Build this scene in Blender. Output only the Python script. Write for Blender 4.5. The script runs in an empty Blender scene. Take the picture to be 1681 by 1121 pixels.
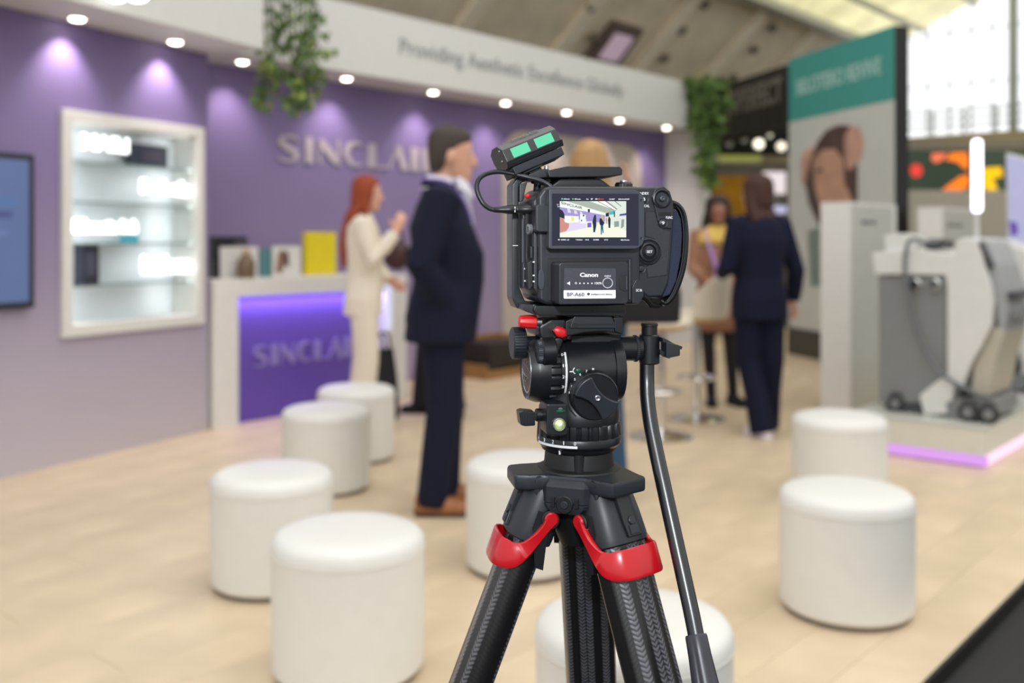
import bpy, bmesh, math, random
from mathutils import Vector, Matrix
random.seed(7)
PI = math.pi
C = bpy.context.scene.collection
SC = bpy.context.scene

# ------------------------------------------------------------------ camera, world, lights, exposure
F, CX, HY, CH = 1600.0, 840.5, 395.0, 1.27          # focal length in px, centre column, horizon row, eye height
cam_data = bpy.data.cameras.new('camera')
cam = bpy.data.objects.new('camera', cam_data); C.objects.link(cam); SC.camera = cam
cam.location = (0, 0, CH); cam.rotation_euler = (PI/2, 0, 0)
cam_data.sensor_width = 36.0; cam_data.lens = F/1681*36
cam_data.shift_y = -(560.5-HY)/1681
cam_data.clip_start = 0.05; cam_data.clip_end = 200
cam_data.dof.use_dof = True; cam_data.dof.focus_distance = 1.055; cam_data.dof.aperture_fstop = 3.1
cam_data.dof.aperture_blades = 9

world = bpy.data.worlds.new('world'); SC.world = world; world.use_nodes = True
wn = world.node_tree.nodes; bgn = wn['Background']
bgn.inputs[0].default_value = (1.0, 0.985, 0.96, 1); bgn.inputs[1].default_value = 0.84

vs = SC.view_settings
SC.display_settings.display_device = 'sRGB'
vs.view_transform = 'Standard'; vs.look = 'None'; vs.gamma = 1.0; vs.use_curve_mapping = False
vs.exposure = 0.14

def area_light(name, loc, target, sx, sy, power, col=(1, 1, 1)):
    d = bpy.data.lights.new(name, 'AREA'); d.shape = 'RECTANGLE'; d.size = sx; d.size_y = sy; d.energy = power; d.color = col
    o = bpy.data.objects.new(name, d); C.objects.link(o); o.location = loc
    o.rotation_euler = (Vector(target)-Vector(loc)).to_track_quat('-Z', 'Y').to_euler()
    return o
# daylight from the glazed roof of the hall, high over the aisle and the stand
area_light('roof_daylight', (1.5, 3.0, 7.6), (0.6, 5.0, 0), 9, 9, 360, (1.0, 0.985, 0.95))
# the photographer's flash, just above the lens
fl_ = area_light('camera_flash', (0.0, -0.03, 1.53), (0.05, 1.1, 1.0), 0.09, 0.06, 10.0, (0.90, 0.95, 1.0))

# ------------------------------------------------------------------ projection helpers (metres in the place)
E2 = Vector((0.658, 0.753, 0)); E1 = Vector((-0.753, 0.658, 0))   # axes of the hall: along it, across it
EYE = Vector((0, 0, CH))
def ray(px, py): return Vector(((px-CX)/F, 1.0, (HY-py)/F))
def at(px, py, D): return EYE + ray(px, py)*D
def hit(px, py, p0, n):
    r = ray(px, py); return EYE + r*((Vector(p0)-EYE).dot(n)/r.dot(n))
def U(px, py, u): return hit(px, py, E2*u, E2)
def V(px, py, v): return hit(px, py, E1*v, E1)
def FL(px, py, z=0.0): return hit(px, py, (0, 0, z), Vector((0, 0, 1)))
def W(u, v, z=0.0): return E2*u + E1*v + Vector((0, 0, z))
HROT = math.atan2(E2.y, E2.x)
AX = Vector((0.077, 1.12, 0)); YAW = math.radians(11)
MH = Matrix.Translation(AX) @ Matrix.Rotation(YAW, 4, 'Z'); MI = MH.inverted()   # frame of the camera on its fluid head
E_L = MI @ EYE
def L(px, py, y):
    r = MI.to_3x3() @ ray(px, py); return E_L + r*((y-E_L.y)/r.y)
def LX(px, py, x):
    r = MI.to_3x3() @ ray(px, py); return E_L + r*((x-E_L.x)/r.x)

# ------------------------------------------------------------------ materials
def lin(c):
    return tuple(((v/255)/12.92 if v/255 <= 0.04045 else ((v/255+0.055)/1.055)**2.4) for v in c[:3])
MATS = {}
def mat(name, rgb, rough=0.5, metal=0.0, var=0.0, vscale=20.0, bump=0.0, bscale=200.0, emit=0.0, spec=0.5, obj_var=0.0, coat=0.0, trans=0.0, sheen=0.0, stretch=None):
    if name in MATS: return MATS[name]
    m = bpy.data.materials.new(name); m.use_nodes = True; MATS[name] = m
    nt = m.node_tree; N = nt.nodes; K = nt.links; b = N['Principled BSDF']
    col = lin(rgb)
    b.inputs['Base Color'].default_value = (*[c*(0.12 if emit else 1) for c in col], 1); b.inputs['Roughness'].default_value = rough
    b.inputs['Metallic'].default_value = metal; b.inputs['Specular IOR Level'].default_value = spec
    b.inputs['Coat Weight'].default_value = coat; b.inputs['Transmission Weight'].default_value = trans
    b.inputs['Sheen Weight'].default_value = sheen
    if emit:
        b.inputs['Emission Color'].default_value = (*col, 1); b.inputs['Emission Strength'].default_value = emit
    tc = N.new('ShaderNodeTexCoord')
    src = tc.outputs['Object']
    if stretch:
        mp = N.new('ShaderNodeMapping'); mp.inputs['Scale'].default_value = stretch; K.new(src, mp.inputs[0]); src = mp.outputs[0]
    if var or not emit:
        v = var if var else 0.04
        nz = N.new('ShaderNodeTexNoise'); nz.inputs['Scale'].default_value = vscale; nz.inputs['Detail'].default_value = 3
        K.new(src, nz.inputs['Vector'])
        rp = N.new('ShaderNodeValToRGB'); rp.color_ramp.elements[0].position = 0.3; rp.color_ramp.elements[1].position = 0.7
        rp.color_ramp.elements[0].color = (*[c*(1-v) for c in col], 1); rp.color_ramp.elements[1].color = (*[min(1, c*(1+v)) for c in col], 1)
        K.new(nz.outputs[0], rp.inputs[0]); out = rp.outputs[0]
        if obj_var:
            oi = N.new('ShaderNodeObjectInfo'); hs = N.new('ShaderNodeHueSaturation')
            mr = N.new('ShaderNodeMapRange'); mr.inputs['To Min'].default_value = 1-obj_var; mr.inputs['To Max'].default_value = 1+obj_var
            K.new(oi.outputs['Random'], mr.inputs['Value']); K.new(mr.outputs[0], hs.inputs['Value']); K.new(out, hs.inputs['Color']); out = hs.outputs[0]
        K.new(out, b.inputs['Emission Color' if emit else 'Base Color'])
    if bump:
        n2 = N.new('ShaderNodeTexNoise'); n2.inputs['Scale'].default_value = bscale; n2.inputs['Detail'].default_value = 2
        K.new(src, n2.inputs['Vector'])
        bp = N.new('ShaderNodeBump'); bp.inputs['Strength'].default_value = bump; bp.inputs['Distance'].default_value = min(0.002, 0.4/bscale)
        K.new(n2.outputs[0], bp.inputs['Height']); K.new(bp.outputs[0], b.inputs['Normal'])
    return m
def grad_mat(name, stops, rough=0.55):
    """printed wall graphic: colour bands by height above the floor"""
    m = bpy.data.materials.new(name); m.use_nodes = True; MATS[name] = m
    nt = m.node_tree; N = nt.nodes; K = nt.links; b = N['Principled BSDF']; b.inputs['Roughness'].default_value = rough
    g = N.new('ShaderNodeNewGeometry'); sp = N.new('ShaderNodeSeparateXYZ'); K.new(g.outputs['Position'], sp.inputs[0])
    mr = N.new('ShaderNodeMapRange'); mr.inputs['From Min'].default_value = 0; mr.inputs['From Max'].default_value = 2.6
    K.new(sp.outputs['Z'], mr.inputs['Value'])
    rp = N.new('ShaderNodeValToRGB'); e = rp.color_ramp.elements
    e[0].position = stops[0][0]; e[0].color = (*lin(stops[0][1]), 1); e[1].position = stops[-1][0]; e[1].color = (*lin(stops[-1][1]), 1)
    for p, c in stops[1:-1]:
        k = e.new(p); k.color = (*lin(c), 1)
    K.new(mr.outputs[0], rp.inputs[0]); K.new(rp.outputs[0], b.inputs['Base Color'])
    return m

# ------------------------------------------------------------------ mesh builder
class B:
    def __init__(s): s.bm = bmesh.new(); s.bev = False
    def add(s, verts, faces, bev=0.0, seg=2, M=None):
        b2 = bmesh.new(); vv = [b2.verts.new(Vector(v)) for v in verts]
        for f in faces:
            try: b2.faces.new([vv[i] for i in f])
            except ValueError: pass
        bmesh.ops.recalc_face_normals(b2, faces=b2.faces[:])
        if bev > 0:
            s.bev = True
            bmesh.ops.bevel(b2, geom=b2.edges[:], offset=bev, segments=seg, affect='EDGES', profile=0.5, clamp_overlap=True)
        if M is not None: b2.transform(M)
        me = bpy.data.meshes.new('t'); b2.to_mesh(me); b2.free(); s.bm.from_mesh(me); bpy.data.meshes.remove(me)
        return s
    def prism(s, front, back, bev=0.0, seg=2, M=None):
        n = len(front)
        f = [list(range(n)), list(range(2*n-1, n-1, -1))] + [[i, n+i, n+(i+1) % n, (i+1) % n] for i in range(n)]
        return s.add(list(front)+list(back), f, bev, seg, M)
    def box(s, c, size, bev=0.0, seg=2, M=None, rot=None):
        x, y, z = (k/2 for k in size); c = Vector(c)
        R = rot if rot is not None else Matrix.Identity(3)
        p = [c+R @ Vector(q) for q in ((-x, -y, -z), (x, -y, -z), (x, -y, z), (-x, -y, z), (-x, y, -z), (x, y, -z), (x, y, z), (-x, y, z))]
        return s.prism(p[:4], p[4:], bev, seg, M)
    def loft(s, rings, M=None, cap=True):
        n = len(rings[0]); v = [p for r in rings for p in r]; f = []
        for k in range(len(rings)-1):
            for i in range(n):
                j = (i+1) % n; f.append([k*n+i, k*n+j, (k+1)*n+j, (k+1)*n+i])
        if cap:
            f.append(list(range(n))[::-1]); f.append([(len(rings)-1)*n+i for i in range(n)])
        return s.add(v, f, 0, 2, M)
    def lathe(s, c, axis, prof, n=32, M=None, flute=None):
        a = Vector(axis).normalized(); x = a.orthogonal().normalized(); y = a.cross(x); c = Vector(c)
        rings = []
        for t, r in prof:
            r = max(r, 1e-5)
            rings.append([c+a*t+(x*math.cos(2*PI*i/n)+y*math.sin(2*PI*i/n))*(r*(flute(2*PI*i/n, t) if flute else 1)) for i in range(n)])
        return s.loft(rings, M)
    def cyl(s, p0, p1, r, n=24, bev=0.0, M=None, r1=None):
        p0, p1 = Vector(p0), Vector(p1); h = (p1-p0).length; r1 = r if r1 is None else r1
        pr = [(0, r-bev), (bev, r), (h-bev, r1), (h, r1-bev)] if bev else [(0, r), (h, r1)]
        return s.lathe(p0, p1-p0, pr, n, M)
    def tube(s, pts, rad, n=10, M=None, flat=None, up=None):
        pts = [Vector(p) for p in pts]; k = len(pts)
        rad = rad if isinstance(rad, (list, tuple)) else [rad]*k
        rings = []; x = None
        for i in range(k):
            d = (pts[min(i+1, k-1)]-pts[max(i-1, 0)]).normalized()
            if x is None: x = (Vector(up) if up else d.orthogonal())
            x = (x-d*x.dot(d)).normalized(); y = d.cross(x); fy = flat if flat else 1.0
            rings.append([pts[i]+(x*math.cos(2*PI*j/n)+y*fy*math.sin(2*PI*j/n))*rad[i] for j in range(n)])
        return s.loft(rings, M)
    def ell(s, c, r, n=16, m=10, M=None, rot=None):
        c = Vector(c); R = rot if rot is not None else Matrix.Identity(3); rings = []
        for k in range(m+1):
            t = -PI/2+PI*k/m; rr = max(math.cos(t), 1e-3)
            rings.append([c+R @ Vector((r[0]*rr*math.cos(2*PI*i/n), r[1]*rr*math.sin(2*PI*i/n), r[2]*math.sin(t))) for i in range(n)])
        return s.loft(rings, M)
    def out(s, name, m, parent=None, M=None, sharp=35, world=True, rm=0.0, smooth=0):
        if M is not None: s.bm.transform(M)
        me = bpy.data.meshes.new(name); s.bm.to_mesh(me); s.bm.free()
        if rm: me = remesh(me, rm, smooth, name)
        for mm in (m if isinstance(m, (list, tuple)) else [m]): me.materials.append(mm)
        me.polygons.foreach_set('use_smooth', [True]*len(me.polygons))
        me.set_sharp_from_angle(angle=math.radians(sharp))
        o = link(name, me, parent, world)
        if s.bev and not rm:
            wm = o.modifiers.new('weighted_normals', 'WEIGHTED_NORMAL'); wm.keep_sharp = True; wm.weight = 90
        return o
def link(name, me, parent=None, world=True):
    o = bpy.data.objects.new(name, me); C.objects.link(o)
    if parent is not None:
        o.parent = parent
        if world: o.matrix_parent_inverse = parent_world(parent).inverted()
    return o
def parent_world(o):
    m = o.matrix_parent_inverse @ o.matrix_basis
    return parent_world(o.parent) @ m if o.parent else o.matrix_basis.copy()
def remesh(me, vox, smooth, name):
    o = bpy.data.objects.new('tmp', me); C.objects.link(o)
    r = o.modifiers.new('r', 'REMESH'); r.mode = 'VOXEL'; r.voxel_size = vox; r.use_smooth_shade = True
    if smooth:
        k = o.modifiers.new('s', 'SMOOTH'); k.factor = 0.5; k.iterations = smooth
    dg = bpy.context.evaluated_depsgraph_get()
    me2 = bpy.data.meshes.new_from_object(o.evaluated_get(dg)); me2.name = name; me2.materials.clear()
    bpy.data.objects.remove(o); bpy.data.meshes.remove(me)
    return me2
def tag(o, label=None, cat=None, group=None, kind=None):
    if label: o['label'] = label
    if cat: o['category'] = cat
    if group: o['group'] = group
    if kind: o['kind'] = kind
    return o
def thing(name, label, cat, loc=(0, 0, 0), rz=0.0, group=None):
    o = bpy.data.objects.new(name, None); C.objects.link(o); o.empty_display_size = 0.1
    o.location = loc; o.rotation_euler = (0, 0, rz)
    return tag(o, label, cat, group)
def copy_tree(o, parent=None):
    c = o.copy(); C.objects.link(c)
    if parent is not None: c.parent = parent
    for ch in list(o.children): copy_tree(ch, c)
    return c
def text_bm(b, s, p0, p1, h, up, depth=0.0006, bold=0.0, fit=True):
    """lettering s from p0 to p1 along the baseline, capital height h along up; appended to builder b"""
    cu = bpy.data.curves.new('t', 'FONT'); cu.body = s; cu.size = 1.0; cu.extrude = 0.0; cu.offset = bold; cu.resolution_u = 3
    o = bpy.data.objects.new('t', cu); C.objects.link(o)
    dg = bpy.context.evaluated_depsgraph_get(); me = bpy.data.meshes.new_from_object(o.evaluated_get(dg))
    bpy.data.objects.remove(o); bpy.data.curves.remove(cu)
    if len(me.vertices) == 0: return
    xs = [v.co.x for v in me.vertices]; x0, x1 = min(xs), max(xs)
    if s == '1': x0, x1 = (x0+x1)/2-(x1-x0)*1.1, (x0+x1)/2+(x1-x0)*1.1
    p0, p1, up = Vector(p0), Vector(p1), Vector(up).normalized(); d = p1-p0; n = d.normalized().cross(up)
    sx = 1.0/(x1-x0); sy = h/0.70
    for v in me.vertices:
        v.co = p0 + d*((v.co.x-x0)*sx) + up*(v.co.y*sy)
    b2 = bmesh.new(); b2.from_mesh(me)
    r = bmesh.ops.extrude_face_region(b2, geom=b2.faces[:])
    for g in r['geom']:
        if isinstance(g, bmesh.types.BMVert): g.co += n*depth
    b2.to_mesh(me); b2.free(); b.bm.from_mesh(me); bpy.data.meshes.remove(me)
def ltext(b, s, x0, x1, ybase, hpx, y, bold=0.0):
    """lettering on the back of the camera: pixel columns x0..x1, baseline row, capital height in px, on the plane y of the head frame"""
    a = L(x0, ybase, y); c = L(x1, ybase, y); t = L(x0, ybase-hpx, y)
    text_bm(b, s, a, c, (t-a).length, (0, 0, 1), 0.0005, bold)
def stroke(b, pts, depth, f):
    """pen stroke with its own width at every point, as a solid of the given depth; f maps (x, z, d) to the place"""
    n = len(pts); left, right = [], []
    for i, (x, z, w) in enumerate(pts):
        a, c = pts[max(i-1, 0)], pts[min(i+1, n-1)]; dx, dz = c[0]-a[0], c[1]-a[1]; l = math.hypot(dx, dz) or 1
        left.append((x-dz/l*w/2, z+dx/l*w/2)); right.append((x+dz/l*w/2, z-dx/l*w/2))
    for i in range(n-1):
        q = [left[i], left[i+1], right[i+1], right[i]]
        b.prism([f(x, z, 0) for x, z in q], [f(x, z, depth) for x, z in q])
def bez(p, n=24):
    """smooth path through the points"""
    p = [Vector(q) for q in p]; out = []
    for i in range(len(p)-1):
        a, b_, c, d = p[max(i-1, 0)], p[i], p[i+1], p[min(i+2, len(p)-1)]
        for k in range(n):
            t = k/n
            out.append(0.5*((2*b_)+(c-a)*t+(2*a-5*b_+4*c-d)*t*t+(3*b_-a-3*c+d)*t**3))
    return out+[p[-1]]

# ================================================================== SETTING: hall
M_wood = mat('pale_oak', (215, 195, 165), 0.42, var=0.10, vscale=3.0, obj_var=0.025, stretch=None, bump=0.05, bscale=60)
M_white = mat('white_laminate', (222, 221, 216), 0.45, var=0.02)
M_whitewall = mat('white_paint', (214, 214, 210), 0.6, var=0.02)
M_black = mat('black_paint', (14, 13, 13), 0.5)
M_carpet = mat('charcoal_carpet', (44, 43, 44), 0.95, var=0.15, vscale=120, bump=0.4, bscale=300)
M_conc = mat('hall_concrete', (232, 218, 192), 0.85, var=0.12, vscale=1.4)
M_rib = mat('rib_concrete', (242, 230, 208), 0.85, var=0.06, vscale=2)
M_steel = mat('painted_steel', (176, 182, 180), 0.5, var=0.05)
M_chrome = mat('chrome', (225, 225, 225), 0.12, 1.0)
M_grey = mat('grey_panel', (150, 150, 145), 0.5, var=0.03)
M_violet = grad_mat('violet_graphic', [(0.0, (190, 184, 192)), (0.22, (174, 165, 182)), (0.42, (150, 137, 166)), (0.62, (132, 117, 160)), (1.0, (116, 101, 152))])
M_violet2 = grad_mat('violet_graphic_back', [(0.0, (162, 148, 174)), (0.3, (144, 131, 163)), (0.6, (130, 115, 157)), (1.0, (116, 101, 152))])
M_lamp = mat('lamp_glow', (255, 244, 226), emit=14)
M_glow = mat('sign_glow', (255, 255, 255), emit=2.6)

def struct(b, name, m, parent=None, sharp=35, world=True):
    o = b.out(name, m, parent, sharp=sharp, world=world)
    if parent is None: o['kind'] = 'structure'
    return o
def wbox(b, u0, u1, v0, v1, z0, z1, bev=0.0):
    return b.prism([W(u0, v0, z0), W(u1, v0, z0), W(u1, v0, z1), W(u0, v0, z1)], [W(u0, v1, z0), W(u1, v1, z0), W(u1, v1, z1), W(u0, v1, z1)], bev)

# hall ground: dark carpet of the aisle, under everything
b = B(); wbox(b, -8, 26.5, -14, 16, -0.15, -0.05); struct(b, 'ground', M_carpet)['label'] = 'dark charcoal carpet of the exhibition hall aisle'

# raised stand floor with separate planks
VE = 0.954
b = B(); wbox(b, 0.2, 12.6, VE, 6.75, -0.05, -0.006); floor = struct(b, 'floor', M_black)
floor['label'] = 'pale oak plank floor of the stand'
PW, PL = 0.2, 1.36
pm = B(); pm.box((0, 0, -0.003), (PL-0.0016, PW-0.0014, 0.006), 0.0008, 1)
plank0 = None
nr = int((6.75-VE)/PW)
for i in range(nr):
    off = (i*0.47) % PL
    for j in range(11):
        u0, u1 = 0.2-off+j*PL, 0.2-off+(j+1)*PL
        if u0 < 0.2 or u1 > 12.6: 
            if u1 <= 0.35 or u0 >= 12.5: continue
        p = W((u0+u1)/2, VE+PW*(i+0.5))
        if p.y < 1.6 or abs(p.x) > p.y*0.62+0.9: continue
        if plank0 is None:
            plank0 = pm.out('plank', M_wood, floor, world=False); o = plank0
        else:
            o = plank0.copy(); C.objects.link(o)
        o.location = p; o.rotation_euler = (0, 0, HROT); o.parent = floor
b = B(); wbox(b, 0.2, 12.6, VE-0.012, VE, -0.05, 0.003); struct(b, 'trim_1', M_black)['label'] = 'black edge trim along the raised stand floor'

# barrel vault of the hall, seen over the stand
VP = [(14.5, 1.6), (13.4, 2.9), (12.3, 4.1), (11.0, 5.25), (10.2, 5.98), (9.6, 6.5), (8.9, 6.95), (7.6, 7.55), (5.6, 8.2), (3.0, 8.7), (0.0, 8.9)]
b = B()
pr = [W(6.0, v, z) for v, z in VP]; pr2 = [W(26.2, v, z) for v, z in VP]
up = [W(6.0, v+0.15, z+0.25) for v, z in VP]; up2 = [W(26.2, v+0.15, z+0.25) for v, z in VP]
b.prism(pr+up[::-1], pr2+up2[::-1]); ceil = struct(b, 'ceiling', M_conc); ceil['label'] = 'grey brown concrete barrel vault of the hall'
def vault(v):
    for (a, za), (c, zc) in zip(VP, VP[1:]):
        if c <= v <= a: return za+(zc-za)*(a-v)/(a-c)
    return 8.9
def vault_hit(px, py):
    best = None
    for k in range(400):
        v = 6.8+k*0.02; p = V(px, py, v)
        if p.z >= vault(v): return p
    return p
for k in range(7):
    u = 11.6+k*2.6
    b = B()
    pts = [(v, z) for v, z in VP]
    b.prism([W(u, v, z+0.02) for v, z in pts]+[W(u, v-0.06, z-0.12) for v, z in pts[::-1]], [W(u+0.34, v, z+0.02) for v, z in pts]+[W(u+0.34, v-0.06, z-0.12) for v, z in pts[::-1]])
    b.out('rib', M_rib, ceil)
M_hole = mat('ceiling_fitting', (120, 110, 96), 0.8)
for px, py in ((970, 62), (940, 114), (1085, 96), (1112, 50), (1150, 8), (962, 12), (1232, 82), (1262, 46), (1198, 128), (1296, 8)):
    p = vault_hit(px, py); b = B(); b.lathe(p+Vector((0.05, -0.06, 0.02)), (0.5, -0.6, -0.62), [(0, 0.08), (0.08, 0.11), (0.1, 0.08)], 16); b.out('ceiling_fitting', M_hole, ceil)
p = vault_hit(1003, 70); nrm = (E1*-0.7+Vector((0, 0, -0.7))).normalized(); R = Matrix((E2, nrm.cross(E2), nrm)).transposed()
hat = thing('roof_hatch', 'dark framed square hatch with a mauve pane in the concrete vault', 'hatch', p)
b = B(); b.box(p+nrm*0.06, (1.0, 1.0, 0.2), 0.03, rot=R); b.out('frame', mat('hatch_frame', (110, 92, 84), 0.7), hat)
b = B(); b.box(p+nrm*0.17, (0.6, 0.6, 0.04), 0.01, rot=R); b.out('pane', mat('hatch_pane', (196, 172, 186), emit=0.55), hat)

# roof glazing: warm lit panels between steel bars
M_sky = mat('roof_glazing', (236, 228, 176), emit=0.92, var=0.2, vscale=1.3)
M_beam = mat('white_beam', (205, 203, 190), 0.6)
sk = B(); vs_ = [(9.45, 6.35), (8.6, 6.85), (7.3, 7.35), (5.6, 7.75), (3.5, 8.0)]
rf = thing('roof_light', 'warm lit glazed roof panels high up above the teal banner', 'skylight', W(20, 6, 8))
rf['kind'] = 'structure'
bb = B(); 
for i in range(len(vs_)-1):
    (v0, z0), (v1, z1) = vs_[i], vs_[i+1]
    for k in range(10):
        u0 = 11+k*1.5; q = B()
        q.prism([W(u0+0.05, v0-0.05, z0-0.1), W(u0+1.45, v0-0.05, z0-0.1), W(u0+1.45, v1+0.05, z1-0.1), W(u0+0.05, v1+0.05, z1-0.1)],
                [W(u0+0.05, v0-0.05, z0-0.06), W(u0+1.45, v0-0.05, z0-0.06), W(u0+1.45, v1+0.05, z1-0.06), W(u0+0.05, v1+0.05, z1-0.06)])
        q.out('pane', M_sky, rf)
for i in range(len(vs_)):
    v, z = vs_[i]; q = B(); w = 0.16 if i == 0 else 0.06
    q.prism([W(11, v-w, z-0.2), W(11, v+w, z-0.2), W(11, v+w, z), W(11, v-w, z)], [W(26, v-w, z-0.2), W(26, v+w, z-0.2), W(26, v+w, z), W(26, v-w, z)]); q.out('bar', M_beam, rf)

# gable: big window, balcony rail, wall below
GU = 26.0
gz0 = U(1590, 222, GU).z
b = B(); wbox(b, GU, GU+0.3, -14, 14, -0.05, gz0); gw = struct(b, 'wall_far', mat('beige_render', (196, 186, 158), 0.8, var=0.05, vscale=1)); gw['label'] = 'beige wall under the tall hall window'
b = B(); wbox(b, GU-0.5, GU, -14, 13, gz0-0.5, gz0); struct(b, 'trim_2', mat('beige_ledge', (188, 176, 146), 0.8, var=0.05, vscale=1))['label'] = 'beige ledge of the gallery under the hall window'
win = thing('window_1', 'tall overexposed hall window with a fine grid of steel bars', 'window', W(GU, 3, gz0)); win['kind'] = 'structure'
b = B(); wbox(b, GU+0.14, GU+0.16, -13, 12.5, gz0, 14); b.out('pane', mat('window_glass', (250, 252, 255), emit=1.25), win)
for k in range(-16, 17):
    p = U(1664-k*35.5, 130, GU); v = p.dot(E1); w = 0.09 if k % 6 == 0 else 0.008
    if v > 10 or v < -11: continue
    q = B(); wbox(q, GU-0.02-w, GU+0.12, v-w, v+w, gz0, 13); q.out('mullion', M_steel, win)
for k in range(6):
    z = gz0+1.32*(k+1); q = B(); wbox(q, GU, GU+0.1, -12, 11, z-0.011, z+0.011); q.out('bar', M_steel, win)
rl = thing('gallery_rail', 'pale steel gallery railing along the foot of the hall window', 'railing', W(GU-0.3, 3, gz0))
for zz in (0.62, 0.42, 0.22):
    q = B(); wbox(q, GU-0.36, GU-0.3, -12, 11, gz0+zz-0.03, gz0+zz+0.03); q.out('rail', M_steel, rl)
for k in range(26):
    v = -9+k*0.75; q = B(); wbox(q, GU-0.36, GU-0.3, v-0.03, v+0.03, gz0, gz0+0.66); q.out('post', M_steel, rl)

# ================================================================== STAND: walls
Pw1a, Pw1b = FL(0, 787), FL(341, 706)
d1 = (Pw1b-Pw1a).normalized(); n1 = Vector((d1.y, -d1.x, 0))            # n1 faces the aisle
def W1(s, o, z): return Pw1b+d1*s+n1*o+Vector((0, 0, z))                # s along the wall (0 at its end), o out of it
def w1hit(px, py, o=0.0): return hit(px, py, Pw1b+n1*o, n1)
S1 = 2.52
# wall with an opening for the recessed showcase
sc = [w1hit(100, 181), w1hit(329, 213), w1hit(329, 527), w1hit(101, 553)]
sA = (sc[0]-Pw1b).dot(d1); sB = (sc[1]-Pw1b).dot(d1); zA = (sc[2].z+sc[3].z)/2; zB = (sc[0].z+sc[1].z)/2
b = B()
def w1box(b, s0, s1, o0, o1, z0, z1, bev=0):
    return b.prism([W1(s0, o1, z0), W1(s1, o1, z0), W1(s1, o1, z1), W1(s0, o1, z1)], [W1(s0, o0, z0), W1(s1, o0, z0), W1(s1, o0, z1), W1(s0, o0, z1)], bev)
w1box(b, -3.2, sA, -0.25, 0, 0, S1); w1box(b, sB, 0, -0.25, 0, 0, S1); w1box(b, sA, sB, -0.25, 0, 0, zA); w1box(b, sA, sB, -0.25, 0, zB, S1); w1box(b, sA, sB, -0.25, -0.21, zA, zB)
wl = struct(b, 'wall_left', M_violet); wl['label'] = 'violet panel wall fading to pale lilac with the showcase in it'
# back wall
WV = 6.59; S2 = 2.62
u_a = V(330, 300, WV).dot(E2)-0.3; u_b = V(1093, 300, WV).dot(E2)
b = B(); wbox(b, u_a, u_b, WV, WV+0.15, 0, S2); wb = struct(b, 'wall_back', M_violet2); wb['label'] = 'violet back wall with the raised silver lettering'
b = B(); wbox(b, u_b, u_b+0.3, WV-0.46, WV+0.15, 0, S2+0.01); struct(b, 'wall_right', M_whitewall)['label'] = 'white end wall closing the violet back wall'
# pale rounded panel on the back wall
pa, pb = V(822, 240, WV), V(1050, 240, WV); ua, ub = pa.dot(E2), pb.dot(E2); zt = pb.z; rr = 0.32
pts = [(ua, 0.02), (ub, 0.02)]+[(ub-rr+rr*math.cos(t*PI/16), zt-rr+rr*math.sin(t*PI/16)) for t in range(9)]+[(ua+rr-rr*math.sin(t*PI/16), zt-rr+rr*math.cos(t*PI/16)) for t in range(9)]
b = B(); b.prism([W(u, WV-0.035, z) for u, z in pts], [W(u, WV, z) for u, z in pts], 0.006); rp_ = b.out('wall_panel', mat('stone_panel', (178, 168, 160), 0.6, var=0.03)); tag(rp_, 'pale stone coloured wall panel with rounded top corners behind the tripod', 'panel')
# headers
hz0, hz1 = S1, 3.5
b = B(); w1box(b, -3.4, 0.05, -0.25, 0.44, S1, 3.25, 0.004); struct(b, 'trim_3', M_whitewall)['label'] = 'white overhang over the violet wall with the showcase'
HV = WV-0.46
hx = V(1135, 130, HV); hz1 = V(800, 58, HV).z
b = B(); wbox(b, u_a-0.25, hx.dot(E2), HV, WV+0.15, S2, hz1, 0.004); hd = struct(b, 'trim_4', M_whitewall); hd['label'] = 'white overhang with grey slogan over the violet back wall'
# slogan
b = B(); pA = V(656, 91, HV-0.001); pB = V(1024, 157, HV-0.001); pA.z = pB.z = (pA.z+pB.z)/2
text_bm(b, 'Providing Aesthetic Excellence Globally', pA, pB, 0.135, (0, 0, 1), 0.006, 0.006)
b.out('lettering', mat('grey_lettering', (146, 150, 152), 0.5), hd)

# silver wall letters, pen strokes of changing width in a unit box
LET = {
 'S': [[(.93, .80, .05), (.80, .93, .09), (.50, .97, .11), (.22, .90, .15), (.14, .74, .22), (.32, .60, .26), (.62, .46, .27), (.84, .32, .24), (.84, .15, .17), (.60, .04, .11), (.30, .03, .09), (.08, .10, .06)]],
 'I': [[(.5, 0, 1), (.5, 1, 1)]],
 'N': [[(.10, 0, .10), (.10, .96, .10)], [(.10, .92, .30), (.88, .10, .34)], [(.92, 0, .10), (.92, 1, .10)]],
 'C': [[(.97, .86, .07), (.74, .96, .11), (.46, .93, .18), (.22, .74, .26), (.16, .50, .28), (.24, .25, .25), (.48, .06, .16), (.76, .04, .10), (.97, .14, .07)]],
 'L': [[(.2, 0, .40), (.2, 1, .40)], [(.2, .04, .10), (1, .05, .08)]],
 'A': [[(.04, 0, .10), (.50, .96, .12)], [(.44, 1, .28), (.86, 0, .34)]],
 'R': [[(.18, 0, .36), (.18, 1, .36)], [(.2, .95, .08), (.62, .94, .10), (.86, .74, .16), (.64, .52, .10), (.36, .48, .08)], [(.50, .48, .22), (.90, 0, .28)]]}
SPX = [('S', 455, 494), ('I', 502, 515), ('N', 522, 560), ('C', 565, 597), ('L', 605, 637), ('A', 638, 671), ('I', 675, 688), ('R', 694, 727)]
lu = [(c, V(a, 250, WV-0.02).dot(E2), V(e, 250, WV-0.02).dot(E2)) for c, a, e in SPX]
z_b = V(474, 265, WV-0.02).z; z_h = V(474, 222, WV-0.02).z-z_b
M_silver = mat('silver_letters', (178, 168, 174), 0.4, 0.0)
ws = thing('wall_sign', 'silver raised SINCLAIR letters on the violet back wall', 'sign', W(lu[0][1], WV, z_b))
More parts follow.
